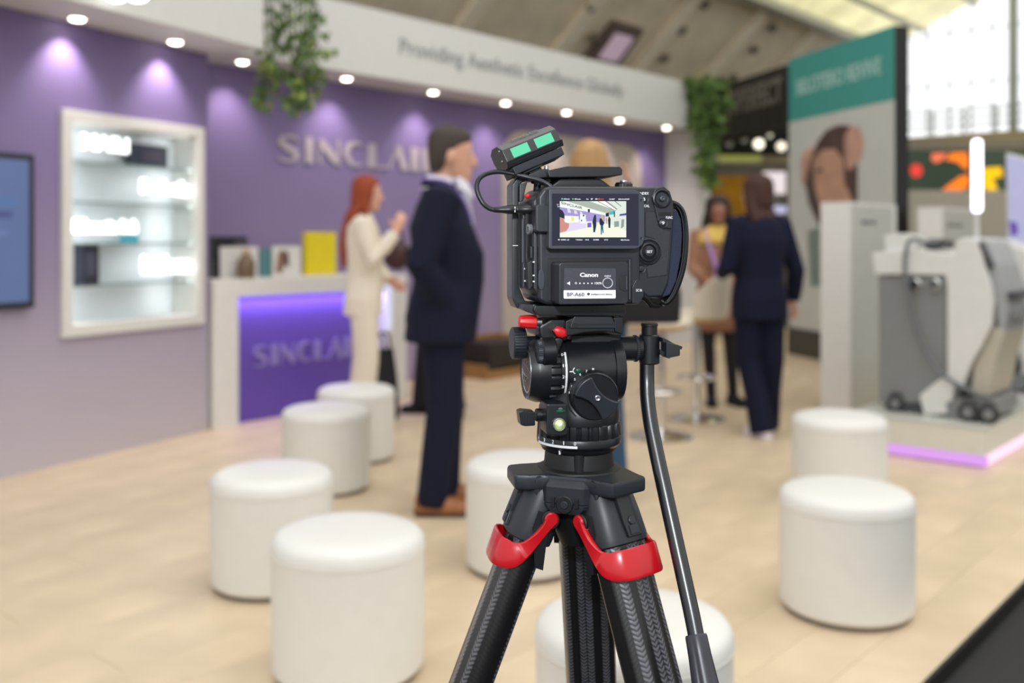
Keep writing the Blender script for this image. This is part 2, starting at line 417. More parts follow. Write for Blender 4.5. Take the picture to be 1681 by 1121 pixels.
for c, u0, u1 in lu:
    b = B()
    for st in LET[c]: stroke(b, st, 0.014, lambda x, z, d, u0=u0, u1=u1: W(u0+(u1-u0)*x, WV-0.015+d, z_b+z_h*z))
    b.out('letter', M_silver, ws)

# downlights in the two soffits; each has a real spot
def downlight(px, py, soff, nrm_out):
    p = FL(px, py, soff)
    t = thing('downlight', None, 'downlight', p, group='downlights in the white overhang')
    b = B(); b.lathe((0, 0, 0.001), (0, 0, -1), [(0, 0.052), (0.006, 0.052), (0.008, 0.044), (0.004, 0.040)], 24); b.out('rim', M_white, t, world=False)
    b = B(); b.ell((0, 0, -0.003), (0.040, 0.040, 0.014), 20, 8); b.out('bulb', M_lamp, t, world=False)
    d = bpy.data.lights.new('spot', 'SPOT'); d.energy = 20; d.spot_size = math.radians(92); d.spot_blend = 0.9; d.shadow_soft_size = 0.03; d.color = (1, 0.86, 0.84)
    o = bpy.data.objects.new('spot', d); C.objects.link(o); o.location = (0, 0, -0.03); o.parent = t
    a = (Vector((0, 0, -1))-nrm_out*0.30).normalized(); o.rotation_euler = a.to_track_quat('-Z', 'Y').to_euler()
    return t
ords = ['first', 'second', 'third', 'fourth', 'fifth', 'sixth', 'seventh']
for i, (px, py) in enumerate(((127, 30), (288, 68))):
    downlight(px, py, S1-0.002, n1)['label'] = ['lit downlight over the wall screen and showcase corner', 'lit downlight over the right side of the showcase'][i]
for i, (px, py) in enumerate(((398, 101), (569, 128.5), (711, 151), (830, 168.5), (930, 184), (1017, 197), (1094, 209))):
    downlight(px, py, S2-0.002, -E1)['label'] = '%s lit downlight, counted from the showcase end, over the violet back wall' % ords[i]
# spotlight on the front overhang, cut by the frame
p = at(212, -6, 5.2); t = thing('spotlight', 'bright white spotlight on the overhang at the top edge of the photo', 'spotlight', p)
b = B(); b.cyl(p, p+Vector((0.05, 0.03, 0.05)), 0.05, 20, 0.008); b.out('housing', M_white, t)
for s in (-1, 1):
    b = B(); b.ell(p+Vector((0.055*s, -0.02, -0.005)), (0.055, 0.02, 0.03)); b.out('lamp', mat('spot_glow', (255, 255, 255), emit=6), t)
b = B(); b.tube([p+Vector((0.04, 0.03, 0.04)), p+Vector((-0.1, 0.25, 0.15)), W1((p-Pw1b).dot(d1), 0.40, p.z+0.1)], 0.012); b.out('arm', M_white, t)

# ------------------------------------------------------------------ showcase
shw = thing('showcase', 'white framed illuminated showcase with glass shelves in the violet wall', 'showcase', W1((sA+sB)/2, 0, zA))
fw = 0.055
for nm, a in (('frame_rail', (sA-0.01, sB+0.01, -0.2, 0.03, zB-fw, zB+0.01)), ('frame_rail', (sA-0.01, sB+0.01, -0.2, 0.03, zA-0.01, zA+fw)),
              ('frame_stile', (sA-0.01, sA+fw, -0.2, 0.03, zA+fw, zB-fw)), ('frame_stile', (sB-fw, sB+0.01, -0.2, 0.03, zA+fw, zB-fw))):
    b = B(); w1box(b, *a, bev=0.004); b.out(nm, M_white, shw)
b = B(); w1box(b, sA+fw, sB-fw, -0.205, -0.195, zA+fw, zB-fw); b.out('back_panel', mat('case_back', (214, 222, 226), 0.4, var=0.02, emit=0), shw)
M_shelf = mat('shelf_glass', (178, 200, 198), 0.1, trans=0.6, spec=0.6)
shz = []
for py in (271, 334, 399, 464):
    z = w1hit(215, py, -0.06).z; shz.append(z); b = B(); w1box(b, sA+fw, sB-fw, -0.195, -0.01, z-0.009, z, 0.001); b.out('shelf', M_shelf, shw)
# strip lights inside the frame (they give the case its own light)
for s in (sA+fw+0.02, sB-fw-0.02):
    d = bpy.data.lights.new('case_light', 'AREA'); d.shape = 'RECTANGLE'; d.size = 0.03; d.size_y = zB-zA-0.2; d.energy = 2.2
    o = bpy.data.objects.new('case_light', d); C.objects.link(o); o.location = W1(s, -0.02, (zA+zB)/2); o.rotation_euler = (Vector(W1((sA+sB)/2, -0.2, (zA+zB)/2))-o.location).to_track_quat('-Z', 'Y').to_euler()
def glow(px0, px1, ytop, ybase, s, bold, lab):
    a, c = w1hit(px0, ybase, -0.05), w1hit(px1, ybase, -0.05); z = (a.z+c.z)/2; a.z = c.z = z
    b = B(); text_bm(b, s, a, c, abs(w1hit((px0+px1)/2, ytop, -0.05).z-w1hit((px0+px1)/2, ybase, -0.05).z), (0, 0, 1), 0.01, bold)
    o = b.out('glowing_sign', M_glow); tag(o, lab, 'sign', 'glowing product names in the showcase')
    b = B(); w1box(b, (a-Pw1b).dot(d1), (c-Pw1b).dot(d1), -0.06, -0.045, z-0.012, z, 0.001); b.out('base_strip', M_white, o)
glow(134, 210, 224, 247, 'MAILI', 0.035, 'white glowing block capital sign on the top shelf of the showcase')
glow(230, 315, 297, 318, 'Perfectha', 0.05, 'white glowing product name on the second shelf of the showcase')
glow(119, 224, 361, 381, 'Silhouette Soft', 0.06, 'long white glowing product name on the third shelf of the showcase')
glow(232, 314, 420, 446, 'Lanluma', 0.05, 'white glowing product name on the lowest shelf of the showcase')
def pbox(px0, px1, ytop, z, dep, m, name, lab, win=None):
    a, c, t = w1hit(px0, ytop, -0.06), w1hit(px1, ytop, -0.06), w1hit((px0+px1)/2, ytop, -0.06)
    s0, s1 = (a-Pw1b).dot(d1), (c-Pw1b).dot(d1)
    b = B(); w1box(b, s0, s1, -0.06-dep, -0.06, z, t.z, 0.003); o = b.out(name, m); tag(o, lab, 'box')
    if win:
        b = B(); w1box(b, s0+(s1-s0)*0.25, s1-(s1-s0)*0.25, -0.061, -0.058, z+(t.z-z)*0.25, z+(t.z-z)*0.8); b.out('label_print', win, o)
pbox(219, 276, 238, shz[0], 0.08, mat('navy_card', (34, 44, 62), 0.4), 'product_box', 'dark navy wide product box on the top shelf of the showcase', mat('navy_print', (62, 58, 78), 0.4))
pbox(207, 228, 377, shz[2], 0.06, mat('cyan_card', (80, 186, 208), 0.4), 'product_box', 'small cyan product box on the third shelf of the showcase')
pbox(136, 163, 402, shz[3], 0.08, mat('black_card', (34, 36, 48), 0.4), 'product_box', 'tall dark product box on the lowest shelf of the showcase', mat('grey_print', (66, 68, 84), 0.4))

# ------------------------------------------------------------------ wall screen at the left edge
tv0, tv1 = w1hit(57, 254, 0.05), w1hit(57, 505, 0.05); s1 = (tv0-Pw1b).dot(d1); s0 = s1-1.15
tz1 = tv0.z; tz0 = tv1.z
tv = thing('wall_screen', 'black framed blue wall screen cut by the left edge of the photo', 'screen', W1(s0, 0, tz0))
b = B(); w1box(b, s0, s1, 0.0, 0.05, tz0, tz1, 0.006); b.out('casing', mat('screen_frame', (34, 36, 46), 0.35), tv)
b = B(); w1box(b, s0+0.03, s1-0.035, 0.05, 0.0515, tz0+0.035, tz1-0.035); b.out('display', mat('screen_blue', (106, 128, 178), emit=0.55, var=0.06, vscale=2.0), tv)
for k, (py, w_, c) in enumerate(((331, 36, (96, 136, 190)), (352, 26, (82, 92, 150)), (382, 20, (120, 140, 196)))):
    q0, q1 = w1hit(2, py, 0.052), w1hit(w_-6, py, 0.052); b = B(); w1box(b, (q0-Pw1b).dot(d1)-0.2, (q1-Pw1b).dot(d1), 0.0515, 0.0525, q0.z-0.016, q0.z+0.016); b.out('text_line', mat('screen_line%d' % k, c, emit=0.55), tv)

# ------------------------------------------------------------------ reception counter
CV = (FL(350, 706)).dot(E1); cu0 = FL(350, 706).dot(E2); cu1 = V(668, 600, CV).dot(E2)
uL = V(392, 600, CV).dot(E2); uR = V(634, 600, CV).dot(E2); czt = V(350, 460, CV).z; czp = V(392, 487, CV).z; CB = 0.5
ct = thing('reception_counter', 'white reception counter with a recessed violet front and light strip', 'counter', W(cu0, CV))
b = B(); wbox(b, cu0, cu1, CV, CV+CB, czp, czt, 0.004); b.out('counter_top', M_white, ct)
b = B(); wbox(b, cu0, uL, CV, CV+CB, 0, czp, 0.004); b.out('leg', M_white, ct)
b = B(); wbox(b, uR, cu1, CV, CV+CB, 0, czp, 0.004); b.out('leg', M_white, ct)
M_vio3 = mat('counter_violet', (102, 78, 172), 0.45, var=0.02)
b = B(); wbox(b, uL, uR, CV+0.09, CV+0.11, 0, czp); b.out('front_panel', M_vio3, ct)
b = B(); wbox(b, uL, uR, CV+0.055, CV+0.088, czp-0.012, czp-0.001); b.out('light_strip', mat('violet_led', (150, 120, 250), emit=1.6), ct)
d = bpy.data.lights.new('counter_light', 'AREA'); d.shape = 'RECTANGLE'; d.size = uR-uL-0.05; d.size_y = 0.03; d.energy = 5; d.color = (0.62, 0.5, 1)
o = bpy.data.objects.new('counter_light', d); C.objects.link(o); o.location = W((uL+uR)/2, CV+0.05, czp-0.02); o.rotation_euler = (math.radians(-12), 0, HROT)
p = V(637, 505, CV); b = B(); wbox(b, p.dot(E2)-0.03, p.dot(E2)+0.035, CV-0.012, CV, V(637, 541, CV).z, V(637, 466, CV).z, 0.005); b.out('light_bar', mat('bar_glow', (222, 220, 245), emit=0.85), ct)
lw = 0.30/((lu[-1][2]-lu[0][1]))*0
cs0 = V(414, 580, CV+0.09).dot(E2); sc_ = (V(562, 560, CV+0.09).dot(E2)-cs0)/(lu[5][2]-lu[0][1]); cz = V(425, 602, CV+0.09).z; chh = V(425, 567, CV+0.09).z-cz
b = B()
for c, u0, u1 in lu:
    a0, a1 = cs0+(u0-lu[0][1])*sc_, cs0+(u1-lu[0][1])*sc_
    for st in LET[c]: stroke(b, st, 0.012, lambda x, z, d_, a0=a0, a1=a1: W(a0+(a1-a0)*x, CV+0.078+d_, cz+chh*z))
b.out('lettering', mat('counter_letters', (150, 138, 196), 0.35), ct)

# things on the counter top
def cbox(px0, px1, ytop, vo, dep, m, name, lab, cat, tilt=0.0):
    v = CV+vo; u0, u1 = V(px0, ytop, v).dot(E2), V(px1, ytop, v).dot(E2); zt = V((px0+px1)/2, ytop, v).z
    b = B(); b.prism([W(u0, v, czt), W(u1, v, czt), W(u1, v+tilt, zt), W(u0, v+tilt, zt)], [W(u0, v+dep, czt), W(u1, v+dep, czt), W(u1, v+dep+tilt, zt), W(u0, v+dep+tilt, zt)], 0.002)
    o = b.out(name, m); tag(o, lab, cat)
    return o, (u0, u1, v, zt)
def cprint(o, g, x0, x1, z0, z1, m, name='print', pts=None):
    u0, u1, v, zt = g; b = B()
    pts = pts or [(x0, z0), (x1, z0), (x1, z1), (x0, z1)]
    b.prism([W(u0+(u1-u0)*x, v-0.0015, czt+(zt-czt)*z) for x, z in pts], [W(u0+(u1-u0)*x, v+0.001, czt+(zt-czt)*z) for x, z in pts]); b.out(name, m, o)
o, g = cbox(350, 406, 388, 0.40, 0.06, mat('black_carton', (28, 27, 33), 0.4), 'display_carton', 'black display carton at the showcase end of the counter', 'carton')
cprint(o, g, 0.62, 0.95, 0.55, 0.9, mat('carton_print', (88, 78, 82), 0.4))
o, g = cbox(351, 364, 428, 0.24, 0.10, mat('black_carton', (28, 27, 33), 0.4), 'small_carton', 'small black carton in front of the black display carton', 'carton')
o, g = cbox(362, 424, 405, 0.22, 0.012, mat('white_card', (216, 214, 208), 0.5), 'leaflet_card', 'white leaflet card standing on the counter behind the bottle', 'card')
o, g = cbox(428, 448, 408, 0.26, 0.02, mat('teal_card', (86, 134, 138), 0.5), 'brochure', 'teal brochure standing beside the white brochure on the counter', 'brochure')
o, g = cbox(448, 494, 404, 0.22, 0.02, mat('white_card', (216, 214, 208), 0.5), 'brochure', 'white brochure with a brown portrait print on the counter', 'brochure')
cprint(o, g, 0, 0, 0, 0, mat('portrait_brown', (142, 108, 94), 0.5), 'print', [(0.08, 0.15), (0.3, 0.1), (0.46, 0.4), (0.5, 0.75), (0.36, 0.9), (0.18, 0.8)])
cprint(o, g, 0, 0, 0, 0, mat('portrait_dark', (96, 78, 76), 0.5), 'print', [(0.32, 0.45), (0.58, 0.3), (0.55, 0.8), (0.38, 0.85)])
o, g = cbox(503, 552, 381, 0.34, 0.05, mat('yellow_card', (224, 202, 22), 0.45), 'display_board', 'bright yellow upright display board on the counter', 'board')
p = V(404, 452, CV+0.14); p.z = czt
bt = thing('amber_bottle', 'amber brown bottle standing in front of the white leaflet card', 'bottle', p)
b = B(); b.lathe(p, (0, 0, 1), [(0, 0.055), (0.01, 0.062), (0.11, 0.062), (0.15, 0.04), (0.175, 0.024)], 24); b.out('body', mat('amber_glass', (112, 90, 70), 0.25), bt)
b = B(); b.lathe(p+Vector((0, 0, 0.173)), (0, 0, 1), [(0, 0.026), (0.03, 0.026), (0.033, 0.02)], 20); b.out('cap', mat('tan_cap', (188, 160, 122), 0.4), bt)

# crate by the back wall
p0 = FL(782, 616); cr = thing('wooden_crate', 'brown wooden crate with a dark case inside by the violet back wall', 'crate', p0)
M_crate = mat('crate_wood', (150, 112, 66), 0.6, var=0.15, vscale=8)
uc0, uc1 = V(784, 600, 6.1).dot(E2), V(868, 600, 6.1).dot(E2)
for a in ((uc0, uc1, 5.98, 6.5, 0, 0.07), (uc0, uc1, 6.44, 6.5, 0.07, 0.36)):
    b = B(); wbox(b, *a, 0.005); b.out('board', M_crate, cr)
for a in ((uc0+0.03, uc0+0.06, 6.02, 6.44, 0.07, 0.13), (uc1-0.12, uc1-0.08, 6.02, 6.44, 0.07, 0.36)):
    b = B(); wbox(b, *a, 0.005); b.out('side_board', M_crate, cr)
b = B(); wbox(b, uc0+0.12, uc1-0.14, 6.05, 6.42, 0.071, 0.32, 0.02); tag(b.out('dark_case', mat('dark_case', (36, 30, 28), 0.6)), 'dark case lying inside the wooden crate', 'case')

# ================================================================== hanging plants
M_leafA = mat('leaf_green', (92, 122, 62), 0.55, var=0.3, vscale=30)
M_leafB = mat('leaf_light', (160, 176, 80), 0.55, var=0.2, vscale=30)
M_vine = mat('vine_stem', (74, 84, 44), 0.6)
def hanging(label, root, strands, nleaf, size, lightfrac):
    t = thing('hanging_plant', label, 'plant', root)
    fo = bmesh.new(); lt = bmesh.new()
    for pts in strands:
        path = bez(pts, 14)
        b = B(); b.tube(path, [0.006*(1-0.6*i/len(path)) for i in range(len(path))], 5); b.out('vine', M_vine, t)
        for k in range(nleaf):
            q = k/nleaf; p = path[min(int(q*len(path)), len(path)-1)]
            sp = 0.085*(1-0.45*q); c = p+Vector((random.gauss(0, sp*0.6), random.gauss(0, sp*0.6), random.gauss(0, 0.03)))
            a = Vector((random.gauss(0, 1), random.gauss(0, 1), random.gauss(-0.9, 0.6))).normalized(); s = a.orthogonal().normalized()
            s = Matrix.Rotation(random.random()*6.3, 3, a) @ s; n = a.cross(s); l = size*random.uniform(0.6, 1.25); w = l*0.34
            bmx = lt if random.random() < lightfrac*(0.3+1.4*q) else fo
            v = [bmx.verts.new(c+x) for x in (Vector(), a*l*0.45+s*w+n*w*0.35, a*l, a*l*0.45-s*w+n*w*0.35)]
            bmx.faces.new((v[0], v[1], v[2])); bmx.faces.new((v[0], v[2], v[3]))
    for nm, bmx, m in (('foliage', fo, M_leafA), ('young_foliage', lt, M_leafB)):
        bb = B(); bb.bm.free(); bb.bm = bmx; o = bb.out(nm, m, t, sharp=180); o['kind'] = 'stuff'
    return t
def planter(t, c, sz):
    b = B(); b.box(c, sz, 0.01, rot=Matrix.Rotation(HROT, 3, 'Z')); b.out('planter', mat('planter_green', (40, 52, 34), 0.6), t)
    e = Vector((c.x, c.y, c.z))+E1*(HV-c.dot(E1)-0.005); b = B()
    for s in (-0.1, 0.1): b.tube([c+E2*s, e+E2*s], 0.012, 8)
    b.out('bracket', M_black, t)
def strand(pp, D): return [at(px, py, D+random.uniform(-0.12, 0.12)) for px, py in pp]
random.seed(3)
ss = []
for dx in (-14, -5, 4, 12): ss.append(strand([(435+dx, -90), (436+dx, 0), (440+dx*.8, 60), (446+dx*.6, 110), (438+dx*.5, 140), (424+dx*.4, 172)], 6.75))
for dx in (-22, -13, -4, 5, 14, 22): ss.append(strand([(492+dx, -90), (493+dx, 0), (492+dx*.9, 60), (494+dx*.7, 105), (489+dx*.6, 150), (486+dx*.5, 178)], 6.75))
ss.append(strand([(505, -60), (512, 20), (520, 70), (541, 90)], 6.75)); ss.append(strand([(455, -90), (462, 0), (470, 50), (478, 90)], 6.75)); ss.append(strand([(470, -40), (410, -10), (408, 8)], 6.75))
ss.append(strand([(505, 60), (508, 100), (520, 120), (512, 148)], 6.75))
pl1 = hanging('leafy green plant trailing from the overhang in front of the silver wall letters', at(480, -60, 6.75), ss, 50, 0.072, 0.2)
ss = []
for dx in (-24, -16, -8, 0, 8, 16, 24): ss.append(strand([(1160+dx, 132), (1160+dx, 160), (1158+dx*.8, 200), (1160+dx*.5, 240), (1163+dx*.3, 275), (1166+dx*.15, 300)], 11.7))
for dx in (-26, -10, 10, 26): ss.append(strand([(1160+dx, 128), (1160+dx, 150), (1160+dx, 178), (1160+dx*.8, 195)], 11.7))
hanging('dark green plant trailing over the end of the white overhang', at(1160, 128, 11.7), ss, 70, 0.12, 0.05)
planter(pl1, at(480, -80, 6.75), (0.42, 0.22, 0.14))

# ================================================================== stools
M_vinyl = mat('white_vinyl', (226, 225, 220), 0.42, var=0.015, bump=0.05, bscale=300)
M_base = mat('stool_base', (120, 112, 104), 0.6)
R_, Hs = 0.2225, 0.42
st0 = thing('pouf_stool', None, 'stool', group='white round pouf stools on the stand')
b = B(); b.lathe((0, 0, 0), (0, 0, 1), [(0.018, R_-0.012), (0.03, R_-0.002), (0.08, R_), (0.2, R_+0.001), (Hs-0.055, R_)], 64); b.out('side_cover', M_vinyl, st0, world=False)
b = B(); b.lathe((0, 0, 0), (0, 0, 1), [(Hs-0.055, R_-0.001), (Hs-0.05, R_+0.002), (Hs-0.028, R_), (Hs-0.012, R_-0.012), (Hs-0.003, R_-0.032), (Hs+0.002, R_-0.09), (Hs+0.004, 0.02), (Hs+0.004, 0)], 64); b.out('seat_pad', M_vinyl, st0, world=False)
b = B(); b.lathe((0, 0, 0), (0, 0, 1), [(0, R_-0.02), (0.018, R_-0.014)], 48); b.out('base_plate', M_base, st0, world=False)
b = B(); b.tube([(math.cos(a*PI/32)*(R_+0.001), math.sin(a*PI/32)*(R_+0.001), Hs-0.054) for a in range(65)], 0.0025, 6); b.out('piping', M_vinyl, st0, world=False)
stools = [(572, 2.88, 'large white pouf stool nearest the camera, cut by the bottom edge'),
          (447, 3.62, 'white pouf stool left of and just behind the one cut by the bottom edge'),
          (536, 5.0, 'white pouf stool in front of the counter, overlapping the one by the cream suit'),
          (585, 5.69, 'white pouf stool at the feet of the woman in the cream suit'),
          (859, 3.8, 'white pouf stool partly hidden behind the left leg of the tripod'),
          (1040, 2.22, 'white pouf stool mostly hidden behind the tripod legs at the bottom'),
          (1389, 3.36, 'white pouf stool nearest the black edge of the stand floor'),
          (1378, 4.78, 'white pouf stool in front of the tall white kiosk')]
for i, (px, D, lab) in enumerate(stools):
    o = st0 if i == 0 else copy_tree(st0)
    q = at(px, HY, D); o.location = (q.x, q.y, 0); o.rotation_euler = (0, 0, i*0.9); o['label'] = lab

# ================================================================== right side: plinth, device, kiosks
M_plinth = mat('plinth_white', (214, 212, 200), 0.5, var=0.02)
M_plinth_top = mat('plinth_top', (196, 198, 190), 0.35, var=0.03)
pc = FL(1622, 772); pu, pv = pc.dot(E2), pc.dot(E1); PH = 0.225
pl = thing('display_plinth', 'low white display plinth with a pink glowing strip along its foot', 'plinth', W(pu, pv))
b = B(); wbox(b, pu+0.02, pu+3.6, pv+0.02, pv+0.80, 0.07, PH-0.01, 0.004); b.out('body', M_plinth, pl)
b = B(); wbox(b, pu+0.015, pu+3.605, pv+0.015, pv+0.805, PH-0.01, PH, 0.002); b.out('top', M_plinth_top, pl)
b = B(); wbox(b, pu+0.07, pu+3.55, pv+0.07, pv+0.75, 0, 0.07); b.out('recessed_foot', M_black, pl)
M_pink = mat('pink_led', (206, 150, 226), emit=1.0)
M_pinkw = mat('pink_white_led', (246, 214, 236), emit=1.0)
b = B(); wbox(b, pu+0.012, pu+0.05, pv+0.012, pv+0.80, 0.012, 0.066, 0.004); b.out('light_strip', M_pink, pl)
b = B(); wbox(b, pu+0.05, pu+3.6, pv+0.012, pv+0.05, 0.012, 0.066, 0.004); b.out('light_strip', M_pinkw, pl)

# aesthetic device on the plinth: profiles in the plane across the hall, extruded along it
M_dw = mat('device_white', (218, 218, 214), 0.35, var=0.02)
M_dg = mat('device_grey', (128, 130, 130), 0.45, var=0.03)
M_dd = mat('device_dark', (66, 68, 70), 0.5)
M_db = mat('device_beige', (182, 176, 160), 0.5)
M_tyre = mat('castor_rubber', (52, 52, 54), 0.6)
DU = pu+0.25
def prof(pts, u0, u1, m, name, parent, bev=0.008, base=None):
    base = DU if base is None else base
    P = [U(px, py, base) for px, py in pts]
    b = B(); b.prism([p+E2*(u0-base) for p in P], [p+E2*(u1-base) for p in P], bev); return b.out(name, m, parent)
dv = thing('laser_device', 'large white and grey wheeled treatment device on the plinth', 'machine', W(DU, pv+0.5, PH))
prof([(1440, 452), (1553, 452), (1560, 470), (1562, 640), (1545, 662), (1441, 664)], DU+0.012, DU+0.52, M_dg, 'cabinet', dv, 0.012)
prof([(1432, 415), (1496, 409), (1530, 412), (1568, 418), (1590, 440), (1590, 453), (1436, 450)], DU-0.01, DU+0.54, M_dw, 'top_cover', dv, 0.012)
prof([(1570, 396), (1582, 390), (1601, 391), (1612, 415), (1619, 440), (1628, 470), (1632, 498), (1629, 535), (1612, 570), (1597, 594), (1586, 622), (1582, 636), (1556, 620), (1556, 470), (1553, 452), (1568, 430)], DU-0.02, DU+0.55, M_dw, 'front_shell', dv, 0.014)
prof([(1602, 392), (1618, 396), (1634, 436), (1646, 478), (1650, 520), (1646, 548), (1637, 552), (1634, 520), (1632, 494), (1620, 440)], DU+0.03, DU+0.5, mat('device_trim', (158, 160, 160), 0.4), 'front_trim', dv, 0.01)
prof([(1604, 400), (1611, 398), (1631, 437), (1625, 441)], DU+0.0, DU+0.53, M_dd, 'screen', dv, 0.004)
prof([(1634, 482), (1660, 480), (1662, 492), (1640, 494)], DU+0.1, DU+0.42, M_dd, 'handle', dv, 0.005)
prof([(1640, 512), (1664, 508), (1666, 524), (1642, 526)], DU+0.1, DU+0.42, M_dg, 'handle_grip', dv, 0.005)
prof([(1630, 536), (1648, 546), (1634, 590), (1624, 640), (1618, 655), (1592, 640), (1596, 600), (1612, 572)], DU+0.02, DU+0.5, M_db, 'front_leg', dv, 0.012)
prof([(1511, 648), (1546, 620), (1570, 628), (1560, 679), (1519, 681)], DU-0.03, DU+0.5, M_dw, 'foot_cover', dv, 0.012)
prof([(1552, 656), (1600, 652), (1632, 660), (1636, 684), (1578, 690), (1554, 682)], DU-0.03, DU+0.5, M_dg, 'base_beam', dv, 0.012)
prof([(1452, 664), (1520, 664), (1520, 676), (1455, 678)], DU+0.0, DU+0.5, M_dd, 'base_rail', dv, 0.008)
def castor(px, u, r=0.05):
    c = U(px, 650, u); c.z = PH+r; b = B(); b.cyl(c-E2*0.025, c+E2*0.025, r, 24, 0.008); w = b.out('castor', M_tyre, dv)
    b = B(); b.cyl(c-E2*0.028, c+E2*0.028, r*0.5, 16, 0.003); b.out('hub', M_dg, w)
    b = B(); b.box(c+Vector((0, 0, r*0.9)), (0.03, 0.06, r*0.9), 0.004, rot=Matrix.Rotation(HROT, 3, 'Z')); b.out('fork', M_dd, w)
castor(1471, DU+0.0); castor(1506, DU+0.08, 0.04); castor(1590, DU-0.06, 0.055); castor(1624, DU-0.06, 0.055); castor(1480, DU+0.45); castor(1600, DU+0.45)
prof([(1446, 386), (1470, 383), (1494, 386), (1496, 411), (1448, 414)], DU+0.05, DU+0.22, M_dw, 'holder_tray', dv, 0.008)
prof([(1504, 397), (1520, 391), (1541, 394), (1540, 408), (1510, 410)], DU+0.1, DU+0.3, M_dd, 'handpiece_dock', dv, 0.01)
b = B(); b.tube(bez([U(1541, 396, DU+0.1), U(1518, 398, DU+0.02), U(1500, 392, DU-0.02), U(1489, 404, DU-0.03), U(1486, 450, DU-0.03), U(1502, 535, DU-0.03), U(1530, 595, DU-0.04), U(1554, 620, DU-0.05), U(1600, 645, DU-0.05), U(1624, 652, DU-0.02)], 10), 0.012, 10); b.out('hose', mat('hose_grey', (106, 110, 114), 0.5), dv)
for px in (1504, 1536):
    c = U(px, 467, DU); b = B(); b.cyl(c-E2*0.03, c+E2*0.03, 0.035, 20, 0.006); b.out('knob', M_chrome, dv)
c = U(1604, 394, DU+0.2); c1 = U(1604, 348, DU+0.2); b = B(); b.cyl(c-Vector((0, 0, 0.02)), c1, 0.011, 12); b.out('mast', M_dw, dv)
c2 = U(1604, 229, DU+0.2); b = B(); b.lathe(c1, (0, 0, 1), [(0, 0.02), (0.015, 0.028), ((c2-c1).length-0.015, 0.028), ((c2-c1).length, 0.02)], 20); b.out('light_tube', mat('tube_glow', (252, 246, 255), emit=3.2), dv)

# second device behind it, cut by the right edge
D2 = pu+1.55
dv2 = thing('treatment_device', 'second white treatment device behind the large one, cut by the right edge', 'machine', W(D2, pv+0.4, PH))
prof([(1612, 396), (1630, 391), (1680, 410), (1720, 440), (1720, 470), (1660, 470), (1625, 440)], D2, D2+0.5, M_dw, 'console', dv2, 0.012, D2)
prof([(1636, 398), (1652, 400), (1664, 414), (1645, 412)], D2-0.004, D2+0.1, mat('console_display', (238, 240, 238), 0.2), 'display', dv2, 0.003, D2)
prof([(1645, 440), (1720, 466), (1720, 560), (1690, 640), (1660, 640), (1652, 560)], D2+0.04, D2+0.46, M_dw, 'column', dv2, 0.014, D2)
prof([(1650, 566), (1662, 552), (1676, 600), (1672, 620), (1640, 622), (1636, 608)], D2+0.02, D2+0.3, M_dd, 'pedal_guard', dv2, 0.01, D2)
prof([(1630, 616), (1720, 612), (1722, 640), (1632, 642)], D2, D2+0.5, M_dg, 'base_beam', dv2, 0.01, D2)
for px in (1640, 1700):
    c = U(px, 640, D2); c.z = PH+0.05; b = B(); b.cyl(c-E2*0.03, c+E2*0.03, 0.05, 20, 0.008); b.out('castor', M_tyre, dv2)
# tall lavender display at the right edge
DS = pu+2.4; dsx = thing('tall_display', 'tall display with a lavender and violet picture at the right edge', 'display', W(DS, pv+0.3, PH))
prof([(1651, 250), (1700, 262), (1700, 400), (1655, 418)], DS, DS+0.05, M_dw, 'casing', dsx, 0.006, DS)
prof([(1654, 255), (1698, 267), (1698, 396), (1658, 412)], DS-0.002, DS+0.002, mat('lavender_screen', (186, 186, 224), emit=0.75, var=0.05, vscale=3), 'display', dsx, 0, DS)
prof([(1656, 362), (1670, 366), (1672, 384), (1660, 388)], DS-0.005, DS-0.001, mat('violet_print', (120, 90, 200), emit=0.5), 'picture_motif', dsx, 0, DS)
prof([(1674, 400), (1684, 400), (1684, 600), (1674, 600)], DS+0.01, DS+0.04, M_dw, 'stand_pole', dsx, 0.004, DS)
c = U(1679, 600, DS); c.z = PH; b = B(); b.lathe(c, (0, 0, 1), [(0, 0.2), (0.02, 0.2), (0.03, 0.05), (0.5, 0.02)], 24); b.out('stand_foot', M_dg, dsx)

# kiosks: white totems with a grey side
def kiosk(px_l, px_m, px_r, ytop, D, lab, logo):
    a = at(px_l, HY, D); u, v1 = a.dot(E2), a.dot(E1); v0 = U(px_m, HY, u).dot(E1); u1 = V(px_r, HY, v0).dot(E2); h = U((px_l+px_m)/2, ytop, u).z
    t = thing('info_kiosk', lab, 'kiosk', W(u, v0), group='white info kiosks')
    b = B(); wbox(b, u, u1, v0, v1, 0, h, 0.004); b.out('body', M_white, t)
    b = B(); b.prism([W(u+0.02, v0-0.003, 0.04), W(u1-0.09, v0-0.003, 0.04), W(u1-0.09, v0-0.003, h-0.02), W(u+0.02, v0-0.003, h-0.02)], [W(u+0.02, v0+0.01, 0.04), W(u1-0.09, v0+0.01, 0.04), W(u1-0.09, v0+0.01, h-0.02), W(u+0.02, v0+0.01, h-0.02)], 0.001); b.out('side_panel', mat('kiosk_side', (186, 186, 178), 0.5), t)
    if logo:
        p0, p1 = V(logo[0], logo[2], v0-0.004), V(logo[1], logo[2], v0-0.004); p1.z = p0.z
        b = B(); text_bm(b, 'SINCLAIR', p0, p1, 0.032, (0, 0, 1), 0.002, 0.02); b.out('logo', mat('logo_grey', (96, 98, 104), 0.5), t)
kiosk(1347, 1395, 1472, 332, 7.15, 'tall white kiosk with a grey side left of the large device', (1414, 1438, 368))
kiosk(1506, 1547, 1604, 340, 8.9, 'white kiosk with a grey side behind the large device', (1556, 1580, 372))

